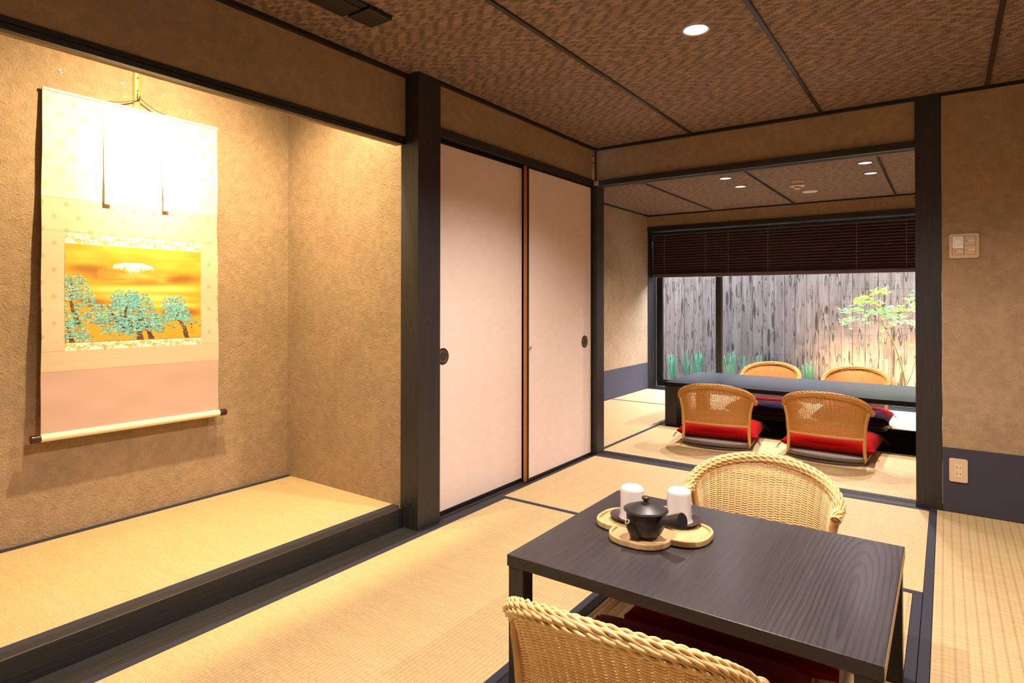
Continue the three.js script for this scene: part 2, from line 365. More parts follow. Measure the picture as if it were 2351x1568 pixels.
// timber
const trim = (label, geo, mat = M.dark) => wallMesh('trim_' + (trim.n = (trim.n ?? 0) + 1), label, geo, mat);
trim('black timber post between the alcove and the sliding doors', box(-.128, -.02, -.051, HC, 1.452, 1.595, .003));
trim('black timber corner post between sliding doors and back room opening', box(-.11, -.002, -.051, 1.75, -.138, -.033, .003));
trim('black timber post right of the opening, left of the switch plate', box(1.726, 1.831, -.051, HC, -.16, -.051, .003));
trim('black front step beam of the raised alcove', box(-.157, -.113, -.051, .083, 1.596, 3.34, .003, 'z'));
trim('black floor board below the alcove step beam', [box(-.1125, -.0005, -.051, .0, 1.5955, 3.98, .001, 'z'), box(-.0195, -.001, -.05, .0, 1.4515, 1.5955, .001, 'z')]);
trim('grooved black sill under the cream sliding doors', [box(-.11, -.082, -.05, .0, -.032, 1.451, .001, 'z'), box(-.082, -.0, -.05, -.004, -.032, 1.451, 0, 'z'), box(-.058, -.045, -.004, .0, -.032, 1.451, .001, 'z'), box(-.018, -.001, -.004, .0, -.032, 1.451, .001, 'z')]);
trim('black head beam above the cream sliding doors', [box(-.12, -.022, 1.757, 1.788, -.032, 1.451, .002, 'z'), box(-.049, -.045, 1.748, 1.757, -.032, 1.451, 0, 'z'), box(-.032, -.022, 1.748, 1.757, -.032, 1.451, 0, 'z'), box(-.12, -.092, 1.748, 1.757, -.032, 1.451, 0, 'z')]);
trim('grooved black sill of the opening to the back room', [box(-.001, 1.725, -.05, -.003, -.163, -.036, 0, 'x'), ...[[-.163, -.128], [-.118, -.098], [-.088, -.036]].map(([a, b]) => box(-.001, 1.725, -.003, .001, a, b, .001, 'x'))]);
trim('black grooved head beam over the opening to the back room', [box(-.001, 1.725, 1.760, 1.786, -.15, -.052, .002, 'x'), ...[[-.15, -.122], [-.108, -.094], [-.080, -.052]].map(([a, b]) => box(-.001, 1.725, 1.751, 1.760, a, b, 0, 'x'))]);
trim('thin black strip along the bottom of the wall above the alcove', box(-.104, -.096, 1.708, 1.722, 1.596, 3.34, 0, 'z'), M.black);
trim('thin brown timber lintel under the wall above the alcove', box(-.1305, -.104, 1.690, 1.7075, 1.596, 3.34, .001, 'z'), M.dark);
trim('black ceiling moulding along the left wall', [box(-.04, -.02, HC - .018, HC, -.06, 1.451, .001, 'z')], M.black);
trim('black ceiling moulding above the alcove wall', [box(-.1, -.082, HC - .018, HC, 1.596, 3.4, .001, 'z')], M.black);
trim('black ceiling moulding above the opening and the right wall', [box(-.02, 2.72, HC - .018, HC, -.075, -.054, .001, 'x')].map((g) => g), M.black);
trim('thin black strip in the upper wall corner', box(-.036, -.026, 1.788, HC - .018, -.078, -.068, .001), M.black);
trim('black ceiling moulding around the back room', [box(-.93, 2.35, HB - .014, HB, -3.065, -3.05, .001, 'x'), box(-.93, -.915, HB - .014, HB, -3.05, -.16, .001, 'z')], M.black);

// plaster walls
wallMesh('wall_left', 'ochre plaster wall strip above the sliding doors', box(-.12, -.035, 1.789, HC - .0005, -.03, 1.451), M.plaster);
wallMesh('wall_left', 'brown plaster wall above the alcove opening', [box(-.156, -.1, 1.723, 2.42, 1.596, 3.4), box(-.156, -.131, 1.691, 1.723, 1.596, 3.4)], M.plaster);
wallMesh('wall_left', 'closet wall behind the sliding doors', box(-.2, -.13, -.05, HC, -.03, 1.451), M.slab);
wallMesh('wall_left', 'left wall behind the camera', box(-.2, -.112, -.05, HC, 3.4, 4.1), M.plaster);
wallMesh('wall_alcove', 'straw plaster back wall of the alcove behind the scroll', box(XB - .1, XB, -.1, 2.42, ZS - .1, 3.44), M.plasterCoarse);
wallMesh('wall_alcove', 'straw plaster right side wall of the alcove', box(XB, -.1285, 0, 2.42, ZS - .1, ZS), M.plasterCoarse);
wallMesh('wall_alcove', 'left side wall of the alcove, outside the picture', box(XB, -.16, 0, 2.42, 3.341, 3.44), M.plasterCoarse);
const wr = wallMesh('wall_back', 'ochre plaster wall with straw flecks right of the post', box(1.832, 2.75, -.05, HC - .0005, -.17, -.055), M.plaster);
part('paper_dado', box(1.832, 2.75, 0, .304, -.0548, -.0536), M.dado, wr).userData = { label: 'dark navy paper dado' };
wallMesh('wall_back', 'brown plaster wall strip above the opening to the back room', box(-.03, 1.725, 1.787, HC - .0005, -.15, -.072), M.plaster);
wallMesh('wall_back', 'closet partition left of the corner post', box(-1.05, -.111, -.05, HC, -.155, -.05), M.plaster);
wallMesh('wall_right', 'right wall of the front room, outside the picture', box(2.75, 2.85, -.1, HC + .03, -.17, 4.2), M.plaster);
wallMesh('wall_front', 'wall behind the camera around a paper window', [box(-.2, .1, -.1, HC + .03, 4.1, 4.2), box(1.5, 2.75, -.1, HC + .03, 4.1, 4.2), box(.1, 1.5, 1.6, HC + .03, 4.1, 4.2), box(.1, 1.5, -.1, .1, 4.1, 4.2)], M.plaster);
const wb = wallMesh('wall_left', 'ochre plaster left wall of the back room', box(-1.05, -.93, -.05, HB + .03, -3.065, -.156), M.plaster);
part('paper_dado', box(-.9298, -.9286, .012, .297, -3.064, -.157), M.dado, wb).userData = { label: 'blue grey paper dado' };
part('base_strip', box(-.9298, -.924, 0, .011, -3.064, -.157), M.heri, wb);
wallMesh('wall_far', 'ochre plaster wall strip above the garden window', [box(-.949, 2.199, 1.837, 2.9, -3.3, -3.066), box(-4.2, -.95, -.3, 2.9, -3.32, -3.066), box(2.2, 4.6, -.3, 2.9, -3.32, -3.066)], M.plaster);
wallMesh('wall_right', 'right wall of the back room, outside the picture', box(2.351, 2.45, -.1, HB + .03, -3.065, -.16), M.plaster);
wallMesh('wall_back', 'partition end wall of the back room, outside the picture', box(2.40, 2.75, -.1, HC, -.27, -.171), M.plaster);

// ceilings: sheets of woven wood between thin battens
function ceilingRoom(label, xs, z0, z1, y, bw) {
  const c = room('ceiling', label);
  for (let i = 0; i + 1 < xs.length; i++) part('ceiling_panel', box(xs[i] + .001, xs[i + 1] - .001, y, y + .012, z0, z1, 0, 'z'), M.ceiling, c);
  for (let i = 1; i + 1 < xs.length; i++) {
    const segs = [z0, ...Array.from({ length: 3 }, (_, k) => mix(z0, z1, (k + 1) / 4 + rr(-.04, .04))), z1];
    for (let k = 0; k < 4; k++) part('batten', box(xs[i] - bw / 2 + rr(-.0006, .0006), xs[i] + bw / 2, y - .009, y - .0005, segs[k], segs[k + 1] - .002, .0025, 'z'), M.darkGloss, c);
  }
  return c;
}
const ceil1 = ceilingRoom('brown woven wood ceiling with thin dark battens over the front room', [-.1, .615, 1.313, 2.006, 2.749], -.165, 4.099, HC, .018);
part('roof_slab', box(-.2, 2.85, HC + .03, HC + .12, -.17, 4.2), M.slab, ceil1);
const ceil2 = ceilingRoom('woven wood ceiling with dark battens over the back room', [-.93, -.178, .624, 1.477, 2.35], -3.065, -.16, HB, .018);
part('roof_slab', box(-1.05, 2.45, HC + .03, HC + .12, -3.066, -.171), M.slab, ceil2);
const ceil3 = room('ceiling', 'plain ceiling inside the alcove, hidden behind the lintel');
part('ceiling_board', box(XB - .1, -.1, 2.42, 2.48, ZS - .1, 3.44), M.slab, ceil3);
const eave = room('roof_eave', 'house eave above the garden window, outside the picture');
part('eave_board', box(-1.4, 2.6, 2.75, 2.82, -3.5, -3.3), M.house, eave);

// ------------------------------------------------------------------ garden window
const win = room('window_1', 'wide black framed garden window with a mullion left of centre');
part('jamb', box(-.945, -.923, 0, 1.785, -3.30, -3.062, .002), M.darkGloss, win);
part('jamb', box(2.17, 2.2, 0, 1.785, -3.30, -3.062, .002), M.darkGloss, win);
part('head', [box(-.949, 2.2, 1.786, 1.836, -3.30, -3.05, .002, 'x')], M.darkGloss, win);
part('sill', box(-.922, 2.169, -.05, .004, -3.30, -3.031, .002, 'x'), M.darkGloss, win);
const ZG = -3.305;
part('frame_stile', box(-.922, -.846, .005, 1.785, ZG - .03, ZG + .004, .002), M.black, win);
part('frame_rail', box(-.845, 2.169, .005, .083, ZG - .03, ZG + .004, .002, 'x'), M.black, win);
part('frame_rail', box(-.845, 2.169, 1.72, 1.785, ZG - .03, ZG + .004, .002, 'x'), M.black, win);
part('mullion', box(-.231, -.172, .084, 1.719, ZG - .03, ZG + .012, .002), M.black, win);
part('mullion_strip', box(-.171, -.157, .084, 1.719, ZG - .03, ZG - .002, .001), std({ color: hex('#6d655d'), roughness: .4, metalness: .6 }), win);
part('frame_stile', box(2.1, 2.168, .084, 1.719, ZG - .03, ZG + .004, .002), M.black, win);
part('pane', box(-.845, -.232, .084, 1.719, ZG - .017, ZG - .0168), M.glass, win);
part('pane', box(-.156, 2.099, .084, 1.719, ZG - .017, ZG - .0168), M.glass, win);
// the paper window behind the camera that the glass mirrors
const shoji = room('window_2', 'lattice paper window behind the camera');
const lattice = [box(.1, 1.5, .1, .14, 4.11, 4.14), box(.1, 1.5, 1.56, 1.6, 4.11, 4.14), box(.1, .14, .14, 1.56, 4.11, 4.14), box(1.46, 1.5, .14, 1.56, 4.11, 4.14)];
for (let k = 1; k < 6; k++) lattice.push(box(.14 + 1.32 * k / 6 - .004, .14 + 1.32 * k / 6 + .004, .14, 1.56, 4.11, 4.125));
for (let k = 1; k < 9; k++) lattice.push(box(.14, 1.46, .14 + 1.42 * k / 9 - .004, .14 + 1.42 * k / 9 + .004, 4.11, 4.124));
part('lattice', lattice, M.dark, shoji);
part('paper', box(.14, 1.46, .14, 1.56, 4.127, 4.128), phys({ color: hex('#f4efe6'), roughness: 1, transmission: .1, thickness: 0 }), shoji);

// ------------------------------------------------------------------ sliding doors
function slidingDoor(n, label, x, z0, z1, handleZ, bareEdge) {
  const d = room('door_' + n, label), y0 = 0, y1 = 1.75;
  part('panel', box(x - .022, x - .002, y0 + .016, y1 - .016, z0 + .016, z1 - .016, 0, 'y'), M.fusuma, d);
  part('frame_rail', box(x - .024, x, y0, y0 + .016, z0, z1, .001, 'z'), M.black, d);
  part('frame_rail', box(x - .024, x, y1 - .016, y1, z0, z1, .001, 'z'), M.black, d);
  part('frame_stile', box(x - .024, x, y0 + .016, y1 - .016, z0, z0 + .016, .001), M.black, d);
  part('frame_stile', box(x - .024, x, y0 + .016, y1 - .016, z1 - .016, z1, .001), M.black, d);
  if (bareEdge) part('bare_edge', box(x - .025, x - .004, y0 + .001, y1 - .001, z1, z1 + .003, .001), M.rawWood, d).userData = { label: 'unpainted wooden door edge' };
  // recessed round pull: flange, bright ring, dark cup
  const turn = (g) => g.rotateZ(-Math.PI / 2).translate(x - .002, .738, handleZ);
  const h = part('door_pull', turn(lathe([[.0285, 0], [.0285, .0035], [.038, .0035], [.039, .002], [.039, 0]], 36)), M.black, d);
  part('pull_ring', turn(lathe([[.0265, .001], [.0265, .0042], [.0285, .0044], [.0290, .0034]], 36)), M.brass, h);
  part('pull_cup', turn(lathe([[0, .0008], [.022, .0008], [.0265, .0022]], 36)), M.pot, h);
  return d;
}
const dl = slidingDoor(1, 'cream paper sliding door with a round black pull beside the alcove post', -.074, .705, 1.45, 1.373);
const dr = slidingDoor(2, 'cream paper sliding door in front, with bare wooden edge and small latch knob', -.036, -.033, .722, .066, true);
const knob = part('latch_knob', lathe([[0, .012], [.006, .011], [.008, .007], [.004, .003], [.009, 0]], 20).rotateZ(-Math.PI / 2).translate(-.036, .738, .700), M.metal, dr);

// ------------------------------------------------------------------ lamps
function downlight(label, x, y, z, r, color, intensity, opts) {
  const t = thing('downlight', label, 'ceiling light', [x, y, z], 0, opts.group);
  part('trim_ring', lathe([[r * .84, -.001], [r * .86, -.004], [r * .97, -.0045], [r, -.003], [r, -.0003]], 40), opts.ring, t);
  const lamp = part('lamp', lathe([[0, -.0024], [r * .6, -.0024], [r * .84, -.0012]], 36), std({ color: hex('#ffffff'), emissive: color, emissiveIntensity: opts.glow, side: THREE.DoubleSide }), t);
  lamp.castShadow = false;
  const s = new THREE.SpotLight(color, intensity, 0, opts.cone, opts.soft, 2);
  s.position.set(x, y - .012, z); s.target.position.set(x, 0, z); s.castShadow = true; s.shadow.radius = opts.size ?? 1.8; scene.add(s, s.target);
  return t;
}
downlight('bright recessed ceiling light with silver ring above the tea table', 1.10, HC, 1.30, .050, C_MAIN, I_MAIN, { ring: M.metal, glow: 30, cone: 1.22, soft: .38, group: undefined });
downlight('ceiling light behind the front chair, outside the picture', 1.10, HC, 2.75, .050, C_MAIN, I_MAIN, { ring: M.metal, glow: 30, cone: 1.22, soft: .38 });
downlight('ceiling light right of the tea table, outside the picture', 2.38, HC, 1.50, .050, C_MAIN, I_SIDE, { ring: M.metal, glow: 30, cone: 1.32, soft: .42 });
const back4 = [[.425, -1.403, 'left pair, nearer the opening'], [.427, -1.83, 'left pair, nearer the window'], [1.388, -1.413, 'right pair, nearer the opening'], [1.385, -1.838, 'right pair, nearer the window']];
for (const [x, z, w] of back4) downlight('pale round downlight with black rim in the back room, ' + w, x, HB, z, .053, C_BACK, I_BACK, { ring: M.black, glow: 1.0, cone: 1.2, soft: .5, group: 'back room downlights', size: 1.2 });

// alcove spotlights hidden behind the lintel
function alcoveSpot(label, pos, aim, cone, soft, intensity, spill) {
  const t = thing('alcove_spotlight', label, 'spotlight', pos, 0);
  const dir = V(...aim).sub(V(...pos)).normalize(), q = new THREE.Quaternion().setFromUnitVectors(V(0, -1, 0), dir);
  part('housing', lathe([[0, .09], [.03, .088], [.034, .08], [.034, .006], [.028, .0], [.027, .006]], 24), M.black, t).quaternion.copy(q);
  const l = part('lamp', new THREE.CircleGeometry(.026, 24).rotateX(Math.PI / 2).translate(0, .004, 0), std({ color: hex('#fff'), emissive: C_TOKO, emissiveIntensity: 20, side: THREE.DoubleSide }), t);
  l.quaternion.copy(q);
  part('stem', tube([[0, .04, 0], [0, 2.42 - pos[1], 0]], .006, 2, 8), M.black, t);
  const s = new THREE.SpotLight(C_TOKO, intensity, 0, cone, soft, 2), p = V(...pos).addScaledVector(dir, .012);
  s.position.copy(p); s.target.position.set(...aim); s.castShadow = true; s.shadow.radius = 1.3; scene.add(s, s.target);
  if (spill) { const w = new THREE.SpotLight(C_TOKO, spill, 0, 1.2, 1, 2); w.position.copy(p); w.target.position.set(aim[0], .75, aim[2]); w.castShadow = true; w.shadow.radius = 1.3; scene.add(w, w.target); }
}
alcoveSpot('spotlight aimed at the hanging scroll, hidden behind the lintel', [-.25, 2.20, 2.28], [-.95, 1.58, 2.30], .30, 1, I_TOKO, I_SPILL);
alcoveSpot('spotlight beside the alcove side wall, hidden behind the lintel', [-.26, 2.20, 1.84], [-.50, .6, 1.60], 1.05, .8, I_TOKO2);

// ------------------------------------------------------------------ rattan floor chairs
const tintOf = (a = .82, b = 1.08) => { const k = rr(a, b), w = rr(-.05, .05); return [k, k * (1 - w * .4), k * (1 - w)]; };
function chairParts() {
  const P = {};
  // side poles rise from the base, splay, and carry the rolled rim
  const pole = (s) => tube([[s * .150, .010, .035], [s * .203, .011, .012], [s * .216, .028, .003], [s * .215, .10, 0], [s * .216, .17, 0], [s * .222, .25, -.002], [s * .236, .312, .004], [s * .239, .324, .012]], .0098, 40, 10);
  P.poles = [pole(-1), pole(1)];
  const bind = (s) => { const gs = []; const c = new THREE.CatmullRomCurve3([V(s * .216, .165, 0), V(s * .222, .25, -.002), V(s * .234, .304, .003)]);
    gs.push(sweep((t) => c.getPoint(t), (t) => .0114 + .0009 * Math.sin(t * 46 * Math.PI * 2), 276, 9)); return gs[0]; };
  P.binds = [bind(-1), bind(1)];
  P.rail = tube(Array.from({ length: 13 }, (_, i) => { const u = i / 6 - 1; return [u * .212, .157, -.030 * (1 - u * u)]; }), .0098, 36, 10);
  // the rim: a thick plait over an arched core
  const rimAt = (t) => { const a = Math.PI * t, e = Math.max(0, Math.sin(a)); const x = -.240 * Math.cos(a); return V(x, .322 + .106 * Math.pow(e, .82), .016 * Math.pow(1 - e, 2) - .128 * Math.pow(e, 1.25)); };
  const ext = (t) => { const q = t * 1.10 - .05; if (q < 0) { const b = rimAt(0); return V(b.x + q * .15, b.y + q * .12 - q * q * 4, b.z - q * .95); } if (q > 1) { const b = rimAt(1); return V(b.x - (q - 1) * -.15 * -1, b.y - (q - 1) * .12 - (q - 1) * (q - 1) * 4, b.z + (q - 1) * .95); } return rimAt(q); };
  const gs = [clean2(sweep(ext, .0105, 90, 10, [.62, .55, .48]))];
  const n = 14, turns = 1.9;
  for (let k = 0; k < n; k++) {
    const path = helix(ext, (t) => .0136 + .0028 * Math.sin(t * 17 * Math.PI * 2 + k * Math.PI), turns, k / n);
    gs.push(clean2(sweep(path, .0037, 260, 5, tintOf(.9, 1.06))));
  }
  P.rim = mergeGeometries(gs);
  // the panel: upright stakes and about 45 rows of thin cane passing before and behind them
  const top = (u) => { const a = Math.asin(clamp(u, -1, 1)) / Math.PI + .5; const p = rimAt(clamp(a)); return V(p.x * .965, p.y - .012, p.z); };
  const surf = (u, v) => { const b = V(.210 * u, .163, -.030 * (1 - u * u)), t = top(u * .985); const p = b.lerp(t, v); p.x *= 1 - .035 * Math.sin(Math.PI * v) * Math.abs(u); p.z += .016 * Math.sin(Math.PI * v) * (1 - u * u); return p; };
  const norm = (u, v) => { const e = .01, a = surf(clamp(u + e, -1, 1), v).sub(surf(clamp(u - e, -1, 1), v)), b = surf(u, clamp(v + e)).sub(surf(u, clamp(v - e))); return a.cross(b).normalize(); };
  const K = 20, rows = 66, ws = [];
  for (let i = 0; i < rows; i++) {
    const v = (i + .5) / rows;
    ws.push(clean2(sweep((t) => { const u = t * 2 - 1, o = .0030 * Math.cos(t * K * Math.PI) * (i % 2 ? 1 : -1); return surf(u, v).addScaledVector(norm(u, v), o).add(V(0, rowJit[i] * Math.sin(t * 9 + i), 0)); }, .0021, K * 5, 5, tintOf(.94, 1.05))));
  }
  for (let k = 0; k <= K; k++) { const u = (k / K) * 2 - 1; ws.push(clean2(sweep((t) => surf(u, t), .0026, 14, 5, tintOf(.8, 1)))); }
  P.panel = mergeGeometries(ws);
  // the seat: a padded slab with a bowed back edge
  const sh = new THREE.Shape(); sh.moveTo(-.205, .40); sh.lineTo(.205, .40); sh.quadraticCurveTo(.222, .40, .222, .38); sh.lineTo(.222, .02); sh.bezierCurveTo(.20, -.045, .1, -.072, 0, -.072); sh.bezierCurveTo(-.1, -.072, -.20, -.045, -.222, .02); sh.lineTo(-.222, .38); sh.quadraticCurveTo(-.222, .40, -.205, .40);
  P.pad = new THREE.ExtrudeGeometry(sh, { depth: .008, bevelEnabled: true, bevelThickness: .009, bevelSize: .008, bevelSegments: 4, curveSegments: 20 }).rotateX(Math.PI / 2).translate(0, .036, 0);
  P.base = tube([...Array.from({ length: 17 }, (_, i) => { const u = i / 8 - 1; return [u * .226, .0085, .02 - .102 * Math.pow(1 - u * u, .8)]; }), [.226, .0085, .2], [.22, .0085, .38], [0, .0085, .39], [-.22, .0085, .38], [-.226, .0085, .2], [-.226, .0085, .021]], .008, 90, 8);
  return P;
}
const rowJit = Array.from({ length: 80 }, () => rr(-.0003, .0003));
function clean2(g) { const h = g.toNonIndexed(); return h; }
function helix(at, rad, turns, ph) {
  // frame kept along the curve by projecting one fixed direction
  return (t) => {
    const e = .002, T = at(clamp(t + e)).sub(at(clamp(t - e))).normalize(), N = V(0, .35, -1); N.sub(T.clone().multiplyScalar(N.dot(T))).normalize(); const B = T.clone().cross(N), a = (t * turns + ph) * Math.PI * 2, r = rad(t);
    return at(t).addScaledVector(N, Math.cos(a) * r).addScaledVector(B, Math.sin(a) * r);
  };
}
const CP = chairParts();
function makeChair(label, x, z, turn, group, cane, weave) {
  const t = thing('rattan_floor_chair', label, 'chair', [x, 0, z], turn, group);
  for (const g of CP.poles) part('side_pole', g, cane, t);
  for (const g of CP.binds) part('pole_binding', g, cane, t);
  part('bottom_rail', CP.rail, cane, t);
  part('plaited_rim', CP.rim, weave, t);
  part('woven_panel', CP.panel, weave, t);
  part('seat_pad', CP.pad, M.pad, t).userData = { label: 'grey brown padded seat' };
  part('base_ring', CP.base, M.padDark, t);
  return t;
}
const cane2 = std({ color: hex('#d29a52'), roughness: .42 }), weave2 = std({ color: hex('#cf9648'), roughness: .45, vertexColors: true });
makeChair('pale rattan floor chair behind the tea table, facing the camera', 1.325, 1.302, .06, undefined, M.cane, M.rattan);
makeChair('rattan floor chair nearest the camera, seen from behind at the lower edge', 1.336, 2.444, 3.2075, undefined, M.cane, M.rattan);
makeChair('rattan floor chair left of the two with backs turned at the black low table', .559, -.700, Math.PI + .124, 'back room floor chairs', cane2, weave2);
makeChair('rattan floor chair right of the two with backs turned, nearest the black post', 1.228, -.744, Math.PI - .032, 'back room floor chairs', cane2, weave2);
makeChair('rattan floor chair beyond the low table on the left, against the garden window', .565, -2.285, 0, 'back room floor chairs', cane2, weave2);
makeChair('rattan floor chair beyond the low table on the right, below the maple tree', 1.235, -2.295, 0, 'back room floor chairs', cane2, weave2);

// ------------------------------------------------------------------ cushions: a stuffed square, striped from back (v = 0) to front
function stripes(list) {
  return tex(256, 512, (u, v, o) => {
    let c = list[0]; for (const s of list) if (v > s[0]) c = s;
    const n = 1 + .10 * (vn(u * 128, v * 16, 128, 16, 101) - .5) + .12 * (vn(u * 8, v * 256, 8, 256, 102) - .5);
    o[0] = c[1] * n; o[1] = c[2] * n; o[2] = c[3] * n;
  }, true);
}
const redStripe = stripes([[0, .62, .025, .012], [.60, .52, .03, .015], [.63, .60, .05, .02], [.70, .45, .04, .02], [.73, .56, .06, .03], [.78, .42, .08, .07], [.88, .30, .10, .08], [.94, .26, .10, .09]]);
const purpleStripe = stripes([[0, .60, .035, .06], [.35, .56, .04, .08], [.52, .56, .08, .17], [.64, .30, .10, .24], [.82, .24, .09, .22]]);
const cushG = (() => {
  const n = 28, g = new THREE.BoxGeometry(1, 1, 1, n, 2, n).toNonIndexed(); g.deleteAttribute('normal');
  const p = g.attributes.position, uv = g.attributes.uv;
  for (let i = 0; i < p.count; i++) {
    let x = p.getX(i) * 2, z = p.getZ(i) * 2; const s = Math.sign(p.getY(i)); uv.setXY(i, x / 2 + .5, z / 2 + .5);
    const e = (1 - Math.pow(Math.abs(x), 3.2)) * (1 - Math.pow(Math.abs(z), 3.2)), th = .006 + (s > 0 ? .056 : .026) * Math.pow(Math.max(e, 0), .40) + .004 * (vn(x * 3 + 9, z * 3 + 9, 32, 32, 111) - .5) * e - (s > 0 ? .010 : 0) * Math.exp(-(x * x + z * z) * 9);
    const pinch = 1 - .045 * (1 - Math.abs(z) * Math.abs(z)) , pinz = 1 - .045 * (1 - Math.abs(x) * Math.abs(x));
    const droop = .010 * Math.pow(Math.abs(x * z), 3);
    p.setXYZ(i, x * pinch / 2, s * th * (Math.abs(p.getY(i)) > .1 ? 1 : 0) + .032 + droop * .8, z * pinz / 2);
  }
  g.computeVertexNormals(); return toCreasedNormals(g, 1.0);
})();
const tasselG = (dx, dz) => mergeGeometries([0, 1, 2].map((k) => clean(tube([[0, .032, 0], [dx * .008, .034 + k * .002, dz * .008], [dx * (.015 + k * .004), .02, dz * (.017 - k * .003)], [dx * (.020 + k * .006), .004 + k * .001, dz * (.022 + k * .003)]], .0013, 10, 5))));
function cushion(label, x, y, z, turn, w, d, map, group, tag, hgt = 1.22) {
  const t = thing('floor_cushion', label, 'cushion', [x, y, z], turn, group);
  const body = part('cover', cushG, phys({ map, bumpMap: weaveH, bumpScale: .0006, roughness: .95, specularIntensity: .25 }), t); body.scale.set(w, hgt, d);
  for (const [a, b] of [[1, 1], [1, -1], [-1, 1], [-1, -1]]) { const q = part('corner_tassel', tasselG(a, b), std({ color: hex('#6b1512'), roughness: .9 }), t); q.position.set(a * w / 2 * .985, 0, b * d / 2 * .985); }
  if (tag) part('care_tag', new RoundedBoxGeometry(.012, .001, .034, 1, .0004).rotateX(.5).translate(w / 2 * .97, .024, -d / 2 + .07), M.white, t);
}
const onSeat = (cx, cz, turn, f) => [cx + Math.sin(turn) * f, cz + Math.cos(turn) * f];
function cushionOn(label, cx, cz, turn, f, map, group, tag, w = .53, d = .50) { const [x, z] = onSeat(cx, cz, turn, f); cushion(label, x, .034, z, turn, w, d, map, group, tag); }
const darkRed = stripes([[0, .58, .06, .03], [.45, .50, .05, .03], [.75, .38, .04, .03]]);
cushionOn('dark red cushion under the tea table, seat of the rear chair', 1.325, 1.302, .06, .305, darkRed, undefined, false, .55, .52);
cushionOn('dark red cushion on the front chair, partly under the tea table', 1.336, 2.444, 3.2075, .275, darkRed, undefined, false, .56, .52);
cushionOn('red cushion with dark striped front on the left turned chair', .559, -.700, Math.PI + .124, .262, redStripe, 'back room cushions', true);
cushionOn('red cushion with dark striped front on the chair nearest the black post', 1.228, -.744, Math.PI - .032, .262, redStripe, 'back room cushions', true);
cushionOn('crimson cushion with purple front edge beyond the low table on the left', .565, -2.285, 0, .235, purpleStripe, 'back room cushions', false);
cushionOn('crimson cushion with purple front edge beyond the low table on the right', 1.235, -2.295, 0, .235, purpleStripe, 'back room cushions', false);

// ------------------------------------------------------------------ tables
{
  const t = thing('tea_table', 'low black-stained wooden tea table with a bold oval grain figure', 'table', [1.3385, 0, 1.909]);
  const w = .835, d = .655, g = new RoundedBoxGeometry(w, .030, d, 2, .0018).translate(0, .330, 0).toNonIndexed(), p = g.attributes.position, uv = g.attributes.uv;
  for (let i = 0; i < p.count; i++) uv.setXY(i, p.getX(i) / .84 + .5, p.getZ(i) / .66 + .5);
  part('tabletop', g, M.table, t);
  for (const s of [-1, 1]) part('edge_band', box(-w / 2 + .001, w / 2 - .001, .3165, .3435, s * d / 2 - .002, s * d / 2 + .0004, 0, 'x').translate(0, 0, s < 0 ? .0016 : 0), M.tableEdge, t);
  part('side_band', box(w / 2 - .002, w / 2 + .0005, .3165, .3435, -d / 2, d / 2, 0, 'z'), M.tableSide, t).userData = { label: 'bare pale right edge' };
  for (const [a, b] of [[-1, 1], [1, 1], [-1, -1], [1, -1]]) { const x = a * (w / 2 - .0265), z = b * (d / 2 - .0245); part('leg', box(x - .0225, x + .0225, 0, .3148, z - .0225, z + .0225, .0015), M.dark, t); }
}
{
  const t = thing('long_low_table', 'long black low table over the foot well in the back room', 'table', [.906, 0, -1.635]);
  part('tabletop', box(-.906, .906, .314, .346, -.434, .434, .002, 'x'), M.lacquer, t);
  for (const [a, b] of [[-1, 1], [1, 1], [-1, -1], [1, -1]]) { const x = a * .8575, z = b * .370; part('leg', box(x - .0475, x + .0475, .0025, .3138, z - .06, z + .06, .002), M.dark, t); }
}

// ------------------------------------------------------------------ tea set
const TT = .3452;
{
  const t = thing('serving_tray', 'pale wooden tray of four rounded lobes on the tea table', 'tray', [1.163, TT, 1.857], .0);
  const lobe = (ang, grow) => { // distance to the edge of four joined soft squares
    let best = 0; for (let k = 0; k < 4; k++) {
      const cx = .080 * Math.cos(k * Math.PI / 2), cz = .080 * Math.sin(k * Math.PI / 2), r = .085 + grow;
      for (let s = .02; s < .2; s += .0006) { const x = Math.abs(s * Math.cos(ang) - cx) / r, z = Math.abs(s * Math.sin(ang) - cz) / r; if (Math.pow(x, 2.5) + Math.pow(z, 2.5) <= 1 && s > best) best = s; }
    } return best; };
  const outline = (grow) => { const pts = []; for (let i = 0; i < 200; i++) { const a = i / 200 * Math.PI * 2, r = lobe(a, grow); pts.push(new THREE.Vector2(r * Math.cos(a), r * Math.sin(a))); } return pts; };
  const o = outline(0), inn = outline(-.0065);
  const slab = new THREE.ExtrudeGeometry(new THREE.Shape(inn), { depth: .006, bevelEnabled: false }).rotateX(Math.PI / 2).translate(0, .0115, 0);
  const ringS = new THREE.Shape(o.map((p) => p.clone().multiplyScalar(.985))); ringS.holes.push(new THREE.Path(inn.slice().reverse()));
  const ring = new THREE.ExtrudeGeometry(ringS, { depth: .010, bevelEnabled: true, bevelThickness: .003, bevelSize: .0022, bevelSegments: 3 }).rotateX(Math.PI / 2).translate(0, .0150, 0);
  part('tray_bed', grain(slab, 'z'), M.pale, t); part('tray_rim', grain(ring, 'z'), M.pale, t);
}
const TB = TT + .0118;
function saucer(label, x, z) {
  const t = thing('saucer', label, 'saucer', [x, TB, z], 0, 'dark wooden saucers');
  const g = grain(lathe([[0, .001], [.034, 0], [.040, .001], [.054, .008], [.060, .0125], [.0585, .0138], [.050, .0095], [.046, .0085], [0, .0080]], 48), 'z');
  part('dish', toCreasedNormals(g, .7), M.saucer, t);
}
